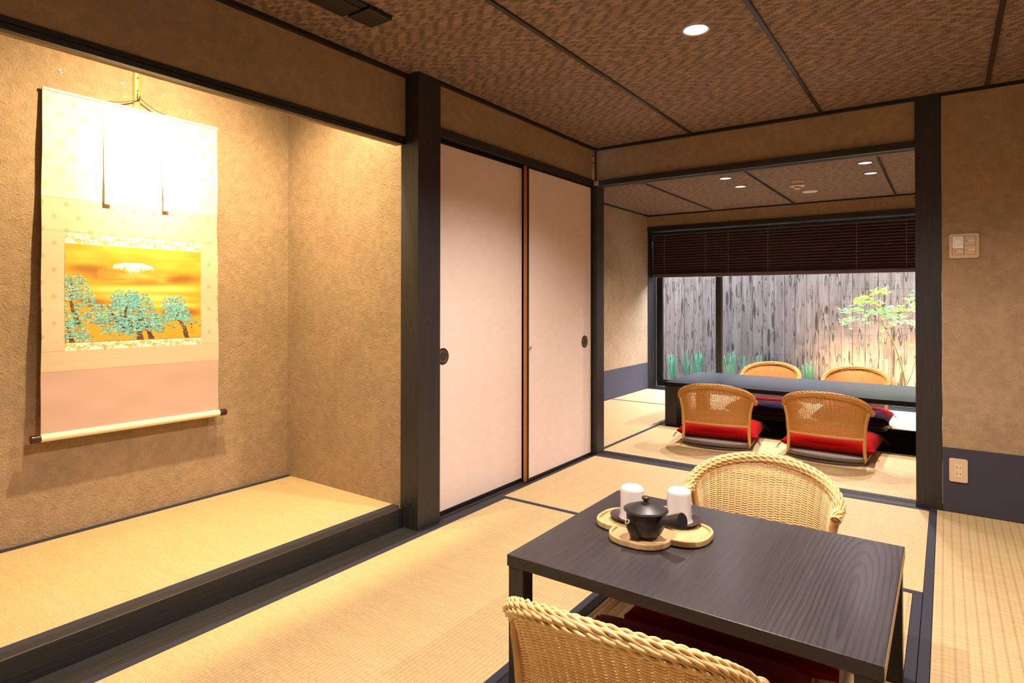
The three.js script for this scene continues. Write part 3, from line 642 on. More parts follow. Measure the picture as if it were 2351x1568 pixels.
function cup(label, x, z) {
  const t = thing('tea_cup', label, 'cup', [x, TB + .0084, z], 0, 'white cups turned upside down');
  part('body', lathe([[.0345, .0005], [.0385, .0], [.0388, .0012], [.0362, .0060], [.0350, .014], [.0345, .030], [.0343, .078], [.0335, .0845], [.0310, .0875], [.0290, .0880]], 48), M.china, t);
  part('foot_ring', lathe([[.0292, .0882], [.0286, .0902], [.0262, .0905], [.0255, .0890], [0, .0889]], 48), M.china, t);
}
saucer('dark wooden saucer at the left of the tray, under a cup', 1.088, 1.845);
saucer('dark wooden saucer at the right of the tray, behind the teapot handle', 1.217, 1.795);
cup('white porcelain cup upside down on the left saucer', 1.095, 1.850);
cup('white porcelain cup upside down on the right saucer, behind the teapot handle', 1.217, 1.797);
{
  const t = thing('teapot', 'black clay side-handled teapot standing on the tray', 'teapot', [1.178, TB, 1.945]);
  part('body', toCreasedNormals(lathe([[0, .0], [.024, .0], [.030, .002], [.042, .014], [.0495, .030], [.0520, .046], [.0522, .060], [.0520, .066], [.0585, .0715], [.0605, .0725], [.0600, .0745], [.0560, .0742], [.0500, .0700], [.0480, .060]], 64).toNonIndexed(), .6), M.pot, t);
  const lidProfile = [[.0545, .0715], [.0560, .0745], [.0540, .0765]]; for (let k = 0; k <= 26; k++) { const q = k / 26; lidProfile.push([mix(.053, .009, q), .0768 + .0135 * Math.sin(q * 1.45) + .00028 * Math.cos(k * Math.PI)]); }
  const lid = part('lid', lathe([...lidProfile, [0, .0907]], 64), M.pot, t);
  part('lid_knob', lathe([[.0085, .0895], [.0062, .0945], [.0068, .0985], [.0095, .1015], [.0115, .1040], [.0105, .1075], [.0060, .1093], [0, .1096]], 32), M.pot, lid);
  const hd = V(.915, .285, .285).normalize(), hs = (s) => V(hd.x * s, .040 + hd.y * s + .010 * (s > .08 ? 0 : 0), hd.z * s);
  const hr = (q) => q < .25 ? mix(.021, .0125, q / .25) : mix(.0125, .0210, Math.pow((q - .25) / .75, 1.25));
  const hg = []; { // hollow flared handle
    const seg = 22, outer = sweep((q) => hs(mix(.040, .124, q)), hr, seg, 24); hg.push(outer);
    part('handle', hg[0], M.pot, t);
    const e = hs(.1242), qn = new THREE.Quaternion().setFromUnitVectors(V(0, 1, 0), hd);
    const lip = part('handle_mouth', lathe([[.0208, .0002], [.0210, .0010], [.0196, .0016], [.0186, .0008], [0, .0006]], 28), M.pot, t); lip.quaternion.copy(qn); lip.position.copy(e);
    const hole = part('handle_hollow', disc(.0184, .0006, 0, .0012, 0, 28), M.potIn, t); hole.quaternion.copy(qn); hole.position.copy(e);
  }
  const sd = V(-.34, .0, .94).normalize();
  const sp = [[.040, .020], [.050, .028], [.060, .040], [.067, .050], [.071, .054]].map(([s, y]) => V(sd.x * s, y, sd.z * s));
  part('spout', tube(sp, (q) => mix(.0195, .0068, Math.pow(q, .55)), 20, 20), M.pot, t);
  const tip = sp[4], tq = new THREE.Quaternion().setFromUnitVectors(V(0, 1, 0), sp[4].clone().sub(sp[3]).normalize());
  const m = part('spout_mouth', lathe([[.0046, .0008], [.0060, .0014], [.0070, .0004]], 20), M.plate, t); m.quaternion.copy(tq); m.position.copy(tip);
  const h2 = part('spout_hollow', disc(.0047, .0005, 0, .0006, 0, 20), M.potIn, t); h2.quaternion.copy(tq); h2.position.copy(tip);
}

// ------------------------------------------------------------------ hanging scroll
const cv = (w, h) => { const c = document.createElement('canvas'); c.width = w; c.height = h; return [c, c.getContext('2d')]; };
function canvasTex(c) { const t = new THREE.CanvasTexture(c); t.colorSpace = THREE.SRGBColorSpace; t.magFilter = THREE.LinearFilter; return t; }
function arabesque(x, X0, Y0, w, h, s) {                               // gold vine with leaves and blossoms
  x.save(); x.beginPath(); x.rect(X0, Y0, w, h); x.clip(); x.fillStyle = '#f6ecd6'; x.fillRect(X0, Y0, w, h);
  x.strokeStyle = x.fillStyle = '#c99a3c'; x.lineWidth = s * .035;
  for (let k = 0; k * s * .9 < w + s; k++) {
    const cx = X0 + k * s * .9, cy = Y0 + h * (.5 + .22 * (k % 2 ? 1 : -1)), up = k % 2 ? 1 : -1;
    x.beginPath(); x.moveTo(cx, Y0 + h * .5); x.bezierCurveTo(cx + s * .3, Y0 + h * (.5 + .6 * up), cx + s * .6, Y0 + h * (.5 - .6 * up), cx + s * .9, Y0 + h * .5); x.stroke();
    x.beginPath(); for (let a = 0; a < 9; a += .2) { const r = s * .2 * (1 - a / 10); x.lineTo(cx + s * .45 + r * Math.cos(a * up), cy + r * Math.sin(a)); } x.stroke();
    for (let q = 0; q < 5; q++) { const a = q * 1.256 + k; x.beginPath(); x.ellipse(cx + s * .12 * Math.cos(a), cy + s * .12 * Math.sin(a), s * .09, s * .045, a, 0, 7); x.fill(); }
    for (let q = 0; q < 4; q++) { x.beginPath(); x.ellipse(cx + s * rr(.2, .9), Y0 + h * rr(.1, .9), s * .10, s * .035, rr(0, 3), 0, 7); x.fill(); }
  }
  x.restore();
}
{
  const SW = .688, SY0 = .487, SY1 = 1.815, SH = SY1 - SY0;             // sheet size; local x to the right, y up, z away from the wall
  const t = thing('hanging_scroll', 'tall hanging scroll with golden landscape, snowy mountain and turquoise pines in the alcove', 'scroll', [XB, 0, 2.3175], Math.PI / 2);
  const off = (y) => mix(.062, .016, clamp((y - SY0) / SH)), lean = (y) => -.012 * clamp((SY1 - y) / SH);  // hangs a little forward and aside
  const wave = (x, y) => (.0035 * Math.sin(y * 17 + x * 2) * Math.pow(Math.abs(x) * 2.8, 2) + .0022 * Math.sin(x * 9 + y * 6)) * clamp((SY1 - y) * 4) + (y < .74 ? .004 * (vn(x * 7 + 20, y * 13, 64, 64, 131) - .5) * smooth(.74, .68, y) * clamp((y - SY0) * 14) : 0);
  function sheet(w, y0, y1, th, nx, ny, lift, cx = 0) {
    const g = new THREE.BoxGeometry(w, y1 - y0, th, nx, ny, 1).translate(cx, (y0 + y1) / 2, 0), p = g.attributes.position;
    for (let i = 0; i < p.count; i++) { const x = p.getX(i), y = p.getY(i); p.setXYZ(i, x + lean(y), y - .010 * x * .9 * clamp((SY1 - y) / SH * 1), p.getZ(i) + off(y) + wave(x, y) + lift(x, y)); }
    g.computeVertexNormals(); return toCreasedNormals(g, .8);
  }
  // woven cloth mount
  const [c, x] = cv(1024, 2000), px = (m) => (m / SW + .5) * 1024, py = (y) => (SY1 - y) / SH * 2000;
  x.fillStyle = '#d3cbbb'; x.fillRect(0, 0, 1024, 2000);
  const pale = ['#c3b9a2', '#c9b5a0'];
  for (let r = 0; r < 8; r++) for (let k = -1; k < 9; k++) {            // round medallions on the upper cloth
    const X = k * 128 + (r % 2 ? 64 : 0) + 20, Y = 60 + r * 82; if (Y > py(1.40) - 20) continue;
    x.fillStyle = x.strokeStyle = pale[(r + k + 2) % 2]; x.lineWidth = 3; x.beginPath(); x.ellipse(X, Y, 20, 17, .5, 0, 7); x.fill();
    for (let q = 0; q < 22; q++) { const a = q / 22 * 6.283 + .4; x.beginPath(); x.moveTo(X + 27 * Math.cos(a), Y + 24 * Math.sin(a)); x.lineTo(X + 36 * Math.cos(a + .14), Y + 32 * Math.sin(a + .14)); x.stroke(); }
  }
  x.fillStyle = '#cdb79b'; x.fillRect(0, py(1.397), 1024, py(.723) - py(1.397));                   // middle cloth
  for (let k = 0; k < 260; k++) { x.fillStyle = k % 2 ? 'rgba(184,152,112,.35)' : 'rgba(222,206,180,.35)'; const y = mix(py(1.397), py(.723), rnd()); x.fillRect(rnd() * 900 - 40, y, rr(80, 400), 1.6); }
  for (let r = 0; r < 11; r++) for (let k = 0; k < 9; k++) { const X = k * 120 + (r % 2 ? 60 : 0), Y = py(1.375) + r * 78; if (Y > py(.74)) continue; x.fillStyle = '#b99c74'; for (let q = 0; q < 5; q++) { const a = q * 1.2566; x.beginPath(); x.ellipse(X + 8 * Math.cos(a), Y + 8 * Math.sin(a), 6, 4, a, 0, 7); x.fill(); } }
  x.fillStyle = '#c3a193'; x.fillRect(0, py(.723), 1024, 2000);                                     // lower cloth
  x.strokeStyle = '#b98f5e'; x.lineWidth = 2.5; for (const y of [1.397, 1.268, .800, .723]) { x.beginPath(); x.moveTo(0, py(y)); x.lineTo(1024, py(y)); x.stroke(); }
  arabesque(x, px(-.268), py(1.262), px(.262) - px(-.268), py(1.222) - py(1.262), 78);
  arabesque(x, px(-.268), py(.832), px(.262) - px(-.268), py(.800) - py(.832), 78);
  part('mount_cloth', sheet(SW, SY0, SY1, .0016, 36, 90, () => 0), std({ map: canvasTex(c), bumpMap: weaveH, bumpScale: .0002, roughness: .85 }), t);
  // the painting
  const [pc, g] = cv(1400, 1030), PW = 1400, PH = 1030; g.fillStyle = '#cf9d2c'; g.fillRect(0, 0, PW, PH);
  const blot = (X, Y, rx, ry, col, al) => { g.save(); g.translate(X, Y); g.scale(rx, ry); const q = g.createRadialGradient(0, 0, 0, 0, 0, 1); q.addColorStop(0, `rgba(${col},${al})`); q.addColorStop(1, `rgba(${col},0)`); g.fillStyle = q; g.fillRect(-1, -1, 2, 2); g.restore(); };
  for (let k = 0; k < 26; k++) blot(rr(0, PW), rr(0, 230), rr(150, 380), rr(30, 80), '238,205,84', .30);
  for (const [X, Y, a, b] of [[190, 250, 330, 70], [420, 330, 460, 80], [1150, 330, 480, 80], [800, 370, 520, 60], [250, 610, 280, 70], [1250, 720, 260, 90], [600, 820, 480, 60]]) for (let k = 0; k < 5; k++) blot(X + rr(-80, 80), Y + rr(-25, 25), a * rr(.5, 1), b * rr(.5, 1), '134,84,26', .34);
  for (const [X, Y, a, b] of [[500, 470, 500, 60], [1000, 450, 460, 60], [800, 560, 600, 70], [1050, 640, 360, 60]]) for (let k = 0; k < 4; k++) blot(X + rr(-80, 80), Y + rr(-20, 20), a, b * rr(.6, 1), '246,226,130', .4);
  // snowy mountain
  const ridge = (X) => 165 + Math.max(0, Math.abs(X - 650) - 92) * (.42 + .0006 * Math.max(0, Math.abs(X - 650) - 92) * -.4);
  g.beginPath(); g.moveTo(300, 380); for (let X = 300; X <= 1010; X += 6) g.lineTo(X, ridge(X) + (Math.abs(X - 650) < 92 ? 7 * Math.sin(X * .13) + 4 * Math.sin(X * .31) : 0)); g.strokeStyle = 'rgba(140,96,40,.5)'; g.lineWidth = 2; g.stroke(); g.lineTo(1010, 385); g.closePath(); g.fillStyle = 'rgba(206,160,72,.35)'; g.fill();
  for (let k = 0; k < 260; k++) { const X = 650 + rr(-100, 100) * 1.5, y0 = ridge(X) + rr(0, 10), L = rr(20, 135) * (1 - Math.abs(X - 650) / 260); g.strokeStyle = `rgba(252,250,244,${rr(.5, .95)})`; g.lineWidth = rr(3, 9); g.beginPath(); g.moveTo(X, y0 + 4); g.lineTo(X + (X - 650) * .42 + rr(-6, 6), y0 + L); g.stroke(); }
  for (let k = 0; k < 60; k++) blot(rr(330, 1050), rr(290, 390), rr(60, 160), rr(14, 34), k % 3 ? '216,166,60' : '246,220,120', .3);
  for (let k = 0; k < 500; k++) { g.fillStyle = 'rgba(250,226,140,.7)'; g.fillRect(rr(0, PW), rr(260, 520), 2, 2); }
  // pines: a crooked trunk carrying flat clumps of turquoise needles
  const trunk = (pts, w0, w1) => { for (let i = 0; i + 1 < pts.length; i++) for (let s = 0; s < 1; s += .04) { const X = mix(pts[i][0], pts[i + 1][0], s), Y = mix(pts[i][1], pts[i + 1][1], s), q = (i + s) / (pts.length - 1), w = mix(w0, w1, q); g.fillStyle = ['#4b3220', '#6b4a2c', '#3a2718', '#8a6a44'][Math.floor(rnd() * 4)]; g.beginPath(); g.ellipse(X + rr(-.2, .2) * w, Y, w * .5, w * .45, rr(0, 3), 0, 7); g.fill(); } };
  const clump = (X, Y, w) => {
    g.strokeStyle = '#4a3522'; g.lineWidth = 3; for (let q = 0; q < 4; q++) { g.beginPath(); g.moveTo(X + rr(-.4, .4) * w, Y + w * .18); g.lineTo(X + rr(-.5, .5) * w, Y + w * rr(-.05, .3)); g.stroke(); }
    for (let q = 0; q < 16; q++) { const a = rr(-.5, .5); g.fillStyle = ['#5fb3b8', '#78c6ca', '#4ba0a6', '#93d4d6'][Math.floor(rnd() * 4)]; g.beginPath(); g.ellipse(X + a * w, Y + (a * a * .5 + rr(-.14, .08)) * w, w * rr(.07, .13), w * rr(.045, .08), rr(-.3, .3), 0, 7); g.fill(); }
    g.strokeStyle = 'rgba(70,50,30,.6)'; g.lineWidth = 1.6; for (let q = 0; q < 14; q++) { const a = X + rr(-.5, .5) * w, b = Y + rr(-.12, .1) * w; g.beginPath(); g.moveTo(a, b); g.lineTo(a + rr(-5, 5), b - rr(6, 13)); g.stroke(); }
  };
  const pine = (pts, w0, tiers) => { trunk(pts, w0, 8); for (const [X, Y, sp, n, s] of tiers) for (let k = 0; k < n; k++) { const q = n > 1 ? k / (n - 1) * 2 - 1 : 0; clump(X + q * sp + rr(-8, 8), Y + Math.abs(q) * sp * .26 + rr(-8, 8), s * rr(.85, 1.15)); } };
  const tiersOf = (X, Y0, Y1, w0, w1, dx, n0, lean2, n = Math.round(n0 * 1.5)) => Array.from({ length: n }, (_, k) => { const q = k / (n - 1); return [X + lean2 * q, mix(Y0, Y1, q), mix(w0, w1, Math.sin(q * 1.5)), Math.max(2, Math.round(mix(2, dx * 1.25, q))), 96]; });
  pine([[60, 1028], [40, 930], [10, 860]], 46, tiersOf(30, 770, 985, 70, 150, 4, 5, 30));
  pine([[120, 830], [80, 720], [50, 600], [70, 470], [50, 360]], 44, [...tiersOf(55, 320, 560, 60, 150, 4, 6, 20), ...tiersOf(110, 600, 790, 130, 150, 4, 4, 60)]);
  pine([[720, 1026], [705, 900], [730, 760], [690, 640], [700, 560]], 62, [...tiersOf(700, 520, 880, 60, 190, 5, 9, 20)]);
  pine([[840, 1026], [790, 900], [740, 780]], 50, [...tiersOf(760, 700, 900, 120, 170, 4, 4, 10)]);
  pine([[640, 900], [560, 760], [590, 620], [570, 520]], 34, [...tiersOf(570, 470, 640, 70, 110, 4, 5, 0)]);
  pine([[600, 930], [480, 820], [430, 720], [390, 640]], 34, [...tiersOf(390, 620, 900, 60, 130, 4, 6, 110), [560, 950, 110, 4, 70]]);
  pine([[1230, 1026], [1200, 900], [1130, 800], [1120, 680], [1080, 570]], 48, [...tiersOf(1080, 540, 800, 50, 140, 5, 7, 40), [1040, 880, 60, 3, 66], [1290, 840, 110, 4, 66]]);
  g.strokeStyle = '#3d2b1a'; g.lineWidth = 4; for (const [X, Y] of [[1286, 872], [1290, 908]]) for (let q = 0; q < 4; q++) { g.beginPath(); g.moveTo(X + rr(-14, 4), Y + rr(-12, 12)); g.quadraticCurveTo(X + rr(-6, 6), Y + rr(-14, 14), X + rr(0, 16), Y + rr(-12, 12)); g.stroke(); }
  g.fillStyle = '#d8661f'; g.fillRect(1270, 935, 34, 46); g.strokeStyle = '#e8b64a'; g.lineWidth = 3; for (let q = 0; q < 4; q++) g.strokeRect(1275 + (q % 2) * 13, 941 + (q >> 1) * 20, 10, 14);
  part('painting', sheet(.530, .833, 1.221, .0010, 24, 30, () => .0016, -.003), std({ map: canvasTex(pc), roughness: .7 }), t);
  // two loose strips of patterned cloth
  const [sc, sx] = cv(64, 900); arabesque(sx, 0, 0, 64, 900, 70);
  for (const q of [-.123, .106]) part('hanging_strip', sheet(.027, 1.392, SY1 - .002, .0010, 3, 26, (a, y) => .003 + .010 * Math.pow(clamp((SY1 - y) / .42), 2) + .006 * Math.sin(clamp((1.50 - y) / .12) * Math.PI), q), std({ map: canvasTex(sc), roughness: .8 }), t);
  part('top_rod', tube([[-SW / 2 - .001, SY1, off(SY1)], [SW / 2 + .001, SY1, off(SY1)]], .0062, 2, 14), std({ color: hex('#eadfca'), roughness: .8 }), t);
  const ry = SY0 - .010, rz = off(SY0) + .004, lx = lean(SY0), tl = .0085;
  const rodAt = (a) => [a + lx, ry - a * tl, rz];
  part('roller', tube([rodAt(-.345), rodAt(.345)], .0145, 2, 24), std({ color: hex('#f1dfbd'), roughness: .6 }), t);
  for (const s of [-1, 1]) part('roller_knob', lathe([[.0135, 0], [.0148, .001], [.0152, .022], [.0156, .030], [.0140, .0325], [0, .0328]], 28).rotateZ(-s * Math.PI / 2).translate(...rodAt(s * .345)), std({ color: hex('#3a1a16'), roughness: .22 }), t);
  const braid = (a, b) => { const q = []; for (const ph of [0, Math.PI]) q.push(clean(sweep((s) => { const m = V(...a).lerp(V(...b), s); m.y -= .008 * Math.sin(Math.PI * s); const w = s * 60 + ph; return m.add(V(.0004 * Math.cos(w), .0013 * Math.cos(w), .0013 * Math.sin(w))); }, .0015, 90, 5))); return q; };
  part('hanging_cord', [...braid([-.117, SY1 + .008, off(SY1)], [.0035, 1.866, .021]), ...braid([.108, SY1 + .008, off(SY1)], [.0035, 1.866, .021])], std({ color: hex('#77604a'), roughness: .8 }), t);
}
{
  const t = thing('bamboo_hanger', 'split bamboo strip with a small hook holding the scroll cord', 'hanger', [XB, 0, 2.321], Math.PI / 2);
  const g = new THREE.CylinderGeometry(.0145, .0145, .55, 20, 22, false, -Math.PI / 2, Math.PI).translate(0, 1.96, 0), p = g.attributes.position;
  for (let i = 0; i < p.count; i++) { const y = p.getY(i), k = 1 + .06 * Math.exp(-Math.pow((y - 1.925) / .006, 2)); p.setXYZ(i, p.getX(i) * k, y, p.getZ(i) * .55 * k + .001); }
  g.computeVertexNormals(); part('bamboo_strip', g, std({ color: hex('#c08a45'), roughness: .4 }), t);
  part('hook', tube([[0, 1.892, .008], [0, 1.868, .012], [0, 1.858, .018], [.002, 1.862, .025], [.004, 1.876, .026]], .0022, 20, 8), M.black, t);
  part('hook_nail', tube([[0, 1.90, .002], [0, 1.90, .014]], .0022, 3, 8), M.black, t); part('hook_nail', tube([[0, 1.955, .002], [0, 1.955, .014]], .0032, 3, 8), M.metal, t);
}
for (const [y, z, w] of [[1.902, 2.599, 'above the left corner of the scroll'], [1.915, 2.376, 'left of the bamboo strip']]) {
  const t = thing('wall_hook', 'small white washer and hook on the alcove wall, ' + w, 'hook', [XB, y, z], Math.PI / 2, 'alcove wall hooks');
  part('washer', lathe([[0, .0045], [.004, .0044], [.007, .0025], [.0075, 0]], 20).rotateX(Math.PI / 2), M.white, t); part('hook_pin', tube([[0, 0, .003], [0, -.001, .009], [.006, -.001, .011]], .0012, 8, 6), M.black, t);
}

// ------------------------------------------------------------------ wall plates
function softPlate(w, h, d, r) {
  const b = .0025, x = w / 2 - b, y = h / 2 - b, s = new THREE.Shape(); r -= b; s.moveTo(-x + r, -y); s.lineTo(x - r, -y); s.absarc(x - r, -y + r, r, -Math.PI / 2, 0); s.lineTo(x, y - r); s.absarc(x - r, y - r, r, 0, Math.PI / 2); s.lineTo(-x + r, y); s.absarc(-x + r, y - r, r, Math.PI / 2, Math.PI); s.lineTo(-x, -y + r); s.absarc(-x + r, -y + r, r, Math.PI, Math.PI * 1.5);
  return new THREE.ExtrudeGeometry(s, { depth: d - b, bevelEnabled: true, bevelThickness: b, bevelSize: b, bevelSegments: 4, curveSegments: 8 }).translate(0, 0, 0);
}
{
  const t = thing('switch_plate', 'beige wall switch plate with white round dimmer and three rocker switches', 'switch', [1.9175, 1.259, -.055]);
  part('plate', softPlate(.115, .116, .009, .011), M.plate, t);
  const rim2 = new THREE.Shape(); for (const [s, x, y] of [[rim2, 0, 0]]) { s.moveTo(-.045, -.042); s.lineTo(.045, -.042); s.lineTo(.045, .045); s.lineTo(-.045, .045); s.lineTo(-.045, -.042); }
  part('recess', new THREE.ExtrudeGeometry(rim2, { depth: .0004, bevelEnabled: false }).translate(0, 0, .0089), std({ color: hex('#8d7357'), roughness: .6 }), t);
  const key = (x0, x1, y0, y1) => { const k = part('rocker_switch', box(x0, x1, y0, y1, .0089, .0112, .0008), M.plate, t); part('indicator', box(x0 + .005, x0 + .012, (y0 + y1) / 2 - .001, (y0 + y1) / 2 + .001, .0111, .0117), std({ color: hex('#3c332e'), roughness: .6 }), k); part('name_window', box(x0 + .016, x1 - .003, (y0 + y1) / 2 - .002, (y0 + y1) / 2 + .004, .0111, .0114), M.ivory, k); };
  key(.0015, .0435, .002, .0435); key(.0015, .0435, -.0405, .0005); key(-.0435, -.0015, -.0405, -.012);
  const dm = part('dimmer', box(-.0435, -.0015, -.0105, .0445, .0089, .0116, .0006), M.white, t);
  part('dimmer_knob', lathe([[0, .0085], [.013, .0083], [.0148, .0072], [.0150, 0]], 32).rotateX(Math.PI / 2).translate(-.0225, .0195, .0116), M.white, dm);
  part('dimmer_mark', box(-.0070, -.0058, .0085, .0125, .0116, .0121), std({ color: hex('#77706c') }), dm);
}
{
  const t = thing('power_outlet', 'beige double power outlet on the navy dado', 'outlet', [1.893, .201, -.0535]);
  part('plate', softPlate(.0715, .110, .008, .009), M.plate, t);
  const face = part('socket_face', box(-.0135, .0135, -.032, .032, .0078, .0092, .0005), std({ color: hex('#d9bd9a'), roughness: .4 }), t);
  for (const y of [.015, -.015]) for (const [x, h] of [[-.0062, .0045], [.0062, .0036]]) part('slot', box(x - .0011, x + .0011, y - h, y + h, .0091, .0095), M.black, face);
}

// ------------------------------------------------------------------ things on the ceilings
{
  const t = thing('ceiling_duct_box', 'black rectangular ceiling fixture at the top edge, above the alcove', 'ceiling fixture', [.215, HC, 2.30]);
  part('end_block', box(-.056, .053, -.017, -.0003, -.276, -.170, .0012), M.black, t);
  part('track_body', box(-.082, .016, -.011, -.0003, -.169, .40, .0012, 'z'), M.black, t);
  part('track_side', box(.017, .050, -.008, -.0003, -.169, .40, .0012, 'z'), M.pitch, t);
  part('screw', lathe([[0, -.003], [.003, -.002], [.004, 0]], 12).translate(.066, -.0003, -.105), M.metal, t);
}
{
  const t = thing('smoke_detector', 'cream cylindrical smoke detector on the back room ceiling', 'smoke detector', [.868, HB, -1.86]);
  part('base', lathe([[.052, -.0003], [.052, -.004], [.047, -.006], [.045, -.034], [.043, -.036]], 40), M.ivory, t);
  part('head', lathe([[.043, -.034], [.056, -.036], [.057, -.040], [.050, -.046], [.030, -.048], [0, -.048]], 40), M.ivory, t);
  part('sensor', lathe([[.026, -.048], [.026, -.053], [.028, -.054], [.026, -.062], [.022, -.064], [0, -.064]], 32), M.ivory, t);
  part('sensor_gap', lathe([[.0265, -.0485], [.0268, -.0525]], 32), M.pitch, t);
}
{
  const t = thing('ceiling_cover_plate', 'flat white round cover plate on the back room ceiling, right of the smoke detector', 'cover plate', [.866, HB, -2.43]);
  part('plate', lathe([[.063, -.0003], [.063, -.003], [.060, -.005], [.012, -.0055], [0, -.0055]], 44), M.white, t);
  part('centre_screw', lathe([[.008, -.0056], [.007, -.008], [0, -.0085]], 16), M.metal, t);
}

// ------------------------------------------------------------------ pleated blinds
const blindZ = -3.19;
[[-.9205, -.1935, 'left blind', [-.78, -.307]], [-.1925, .7425, 'middle blind', [-.062, .341]], [.7435, 2.15, 'right blind', [1.149, 1.553]]].forEach(([x0, x1, w, cords]) => {
  const t = thing('pleated_blind', `dark brown pleated blind, ${w} of the garden window`, 'blind', [(x0 + x1) / 2, 0, blindZ]);
  const hw = (x1 - x0) / 2, ys = [], zs = []; let y = 1.752, n = 0;
  while (y > 1.306) { const pitch = y > 1.37 ? .0150 : mix(.0042, .0150, (y - 1.306) / .064); ys.push(y); zs.push((n++ % 2 ? 1 : -1) * (y > 1.37 ? .0125 : .0135)); y -= Math.max(.003, pitch); }
  ys.push(1.304); zs.push(0);
  const sh = new THREE.Shape(); ys.forEach((q, i) => i ? sh.lineTo(zs[i], q) : sh.moveTo(zs[i], q)); for (let i = ys.length - 1; i >= 0; i--) sh.lineTo(zs[i] - .0011, ys[i] - .0004);
  part('pleated_fabric', new THREE.ExtrudeGeometry(sh, { depth: hw * 2, bevelEnabled: false }).rotateY(Math.PI / 2).translate(-hw, 0, 0).rotateY(0), M.blind, t);
  part('head_rail', box(-hw, hw, 1.753, 1.784, -.018, .018, .002, 'x'), M.black, t);
  part('bottom_rail', box(-hw, hw, 1.266, 1.303, -.016, .016, .003, 'x'), std({ color: hex('#5a4046'), roughness: .5 }), t);
  if (x1 < 1) part('edge_tape', box(hw - .007, hw + .008, 1.30, 1.752, -.0215, -.0200), M.blind, t);
  part('bottom_strip', box(-hw + .01, -hw + .06, 1.262, 1.2655, -.012, .012), M.white, t);
  for (const c of cords) part('lift_cord', tube([[c - (x0 + x1) / 2, 1.30, .0035], [c - (x0 + x1) / 2, 1.752, .0035]], .0016, 2, 6), M.cord, t);
  if (w === 'left blind') {                                              // bead chain loop at the left edge
    const beads = []; for (let k = 0; k < 150; k++) { const q = k / 149, a = q * 2; const yy = q < .5 ? mix(1.75, .13, q * 2) : mix(.13, 1.75, q * 2 - 1), sag = .016 * Math.sin(Math.PI * q); beads.push(clean(new THREE.IcosahedronGeometry(.0022, 0).translate(-hw - .004 + (q < .5 ? 0 : .018) * smooth(.13, .2, yy) + .009 * (1 - smooth(.13, .2, yy)), yy, .024))); }
    part('bead_chain', beads, M.metal, t);
  }
});

// ------------------------------------------------------------------ garden outside
wallMesh('ground', 'narrow gravel garden bed between window and fence', box(-3.6, 4.4, -.3, -.06, -4.5, -3.34), M.gravel);
{
  const t = thing('cedar_fence', 'tall weathered cedar board fence with raised knots outside the window', 'fence', [0, -.1, -4.3]);
  let x = -3.4;
  while (x < 4.2) { const w = rr(.112, .132), d = rr(0, .006); part('plank', box(x, x + w - .0025, 0, 1.88, -.018 + d, d, .003, 'y', rnd(), rnd() * 2), M.cedar, t); x += w; }
  part('backing_board', box(-3.4, 4.25, 0, 1.85, -.0215, -.0185), M.house, t);
  for (const y of [.3, 1.2, 1.7]) part('fence_rail', box(-3.4, 4.25, y, y + .09, -.06, -.022, 0, 'x'), M.cedar, t);
}
function reeds(label, x, z, n, h, spread, tints) {
  const t = thing('horsetail_clump', label, 'plant', [x, -.06, z], 0, 'horsetail clumps along the fence');
  const gs = [];
  for (let k = 0; k < n * 1.7; k++) { const a = rr(0, 6.28), r = Math.sqrt(rnd()) * spread, H2 = h * rr(.5, 1), lx = rr(-.05, .05), lz = rr(-.03, .03); const c = tints[Math.floor(rnd() * tints.length)];
    gs.push(clean2(tube([[r * Math.cos(a), 0, r * Math.sin(a) * .6], [r * Math.cos(a) + lx * .4, H2 * .55, r * Math.sin(a) * .6 + lz * .4], [r * Math.cos(a) + lx, H2, r * Math.sin(a) * .6 + lz]], (q) => .0024 + .0009 * (Math.abs(Math.sin(q * 22)) > .96 ? 1 : 0), 14, 5, c))); }
  part('stems', mergeGeometries(gs), M.reed, t);
}
const teal = [[.55, 1.1, 1.0], [.7, 1.25, 1.1], [1.0, 1.35, 1.2], [.45, .9, .8]], lime = [[1.5, 1.4, .8], [1.2, 1.3, .7], [1.9, 1.5, 1.0], [.9, 1.1, .7]];
[[-.985, 18, .40, .05, teal, 'at the left edge of the window'], [-.80, 7, .47, .04, teal, 'second from the left window edge'], [-.665, 22, .46, .035, teal, 'third from the left window edge'], [-.46, 6, .34, .03, teal, 'just left of the window mullion, short'], [-.27, 14, .47, .05, lime.concat(teal), 'behind the window mullion'], [-.10, 8, .42, .04, teal, 'just right of the window mullion'], [.07, 15, .43, .055, lime.concat(teal), 'left of the rattan chair tops'], [.27, 6, .38, .05, lime, 'behind the left rattan chair top'], [.42, 5, .36, .06, lime, 'behind the middle of the left rattan chair'], [.60, 20, .42, .05, lime, 'between the two rattan chair tops']].forEach(([x, n, h, s, c, w]) => reeds('clump of jointed green horsetail reeds ' + w, x, -3.98, n, h, s, c));
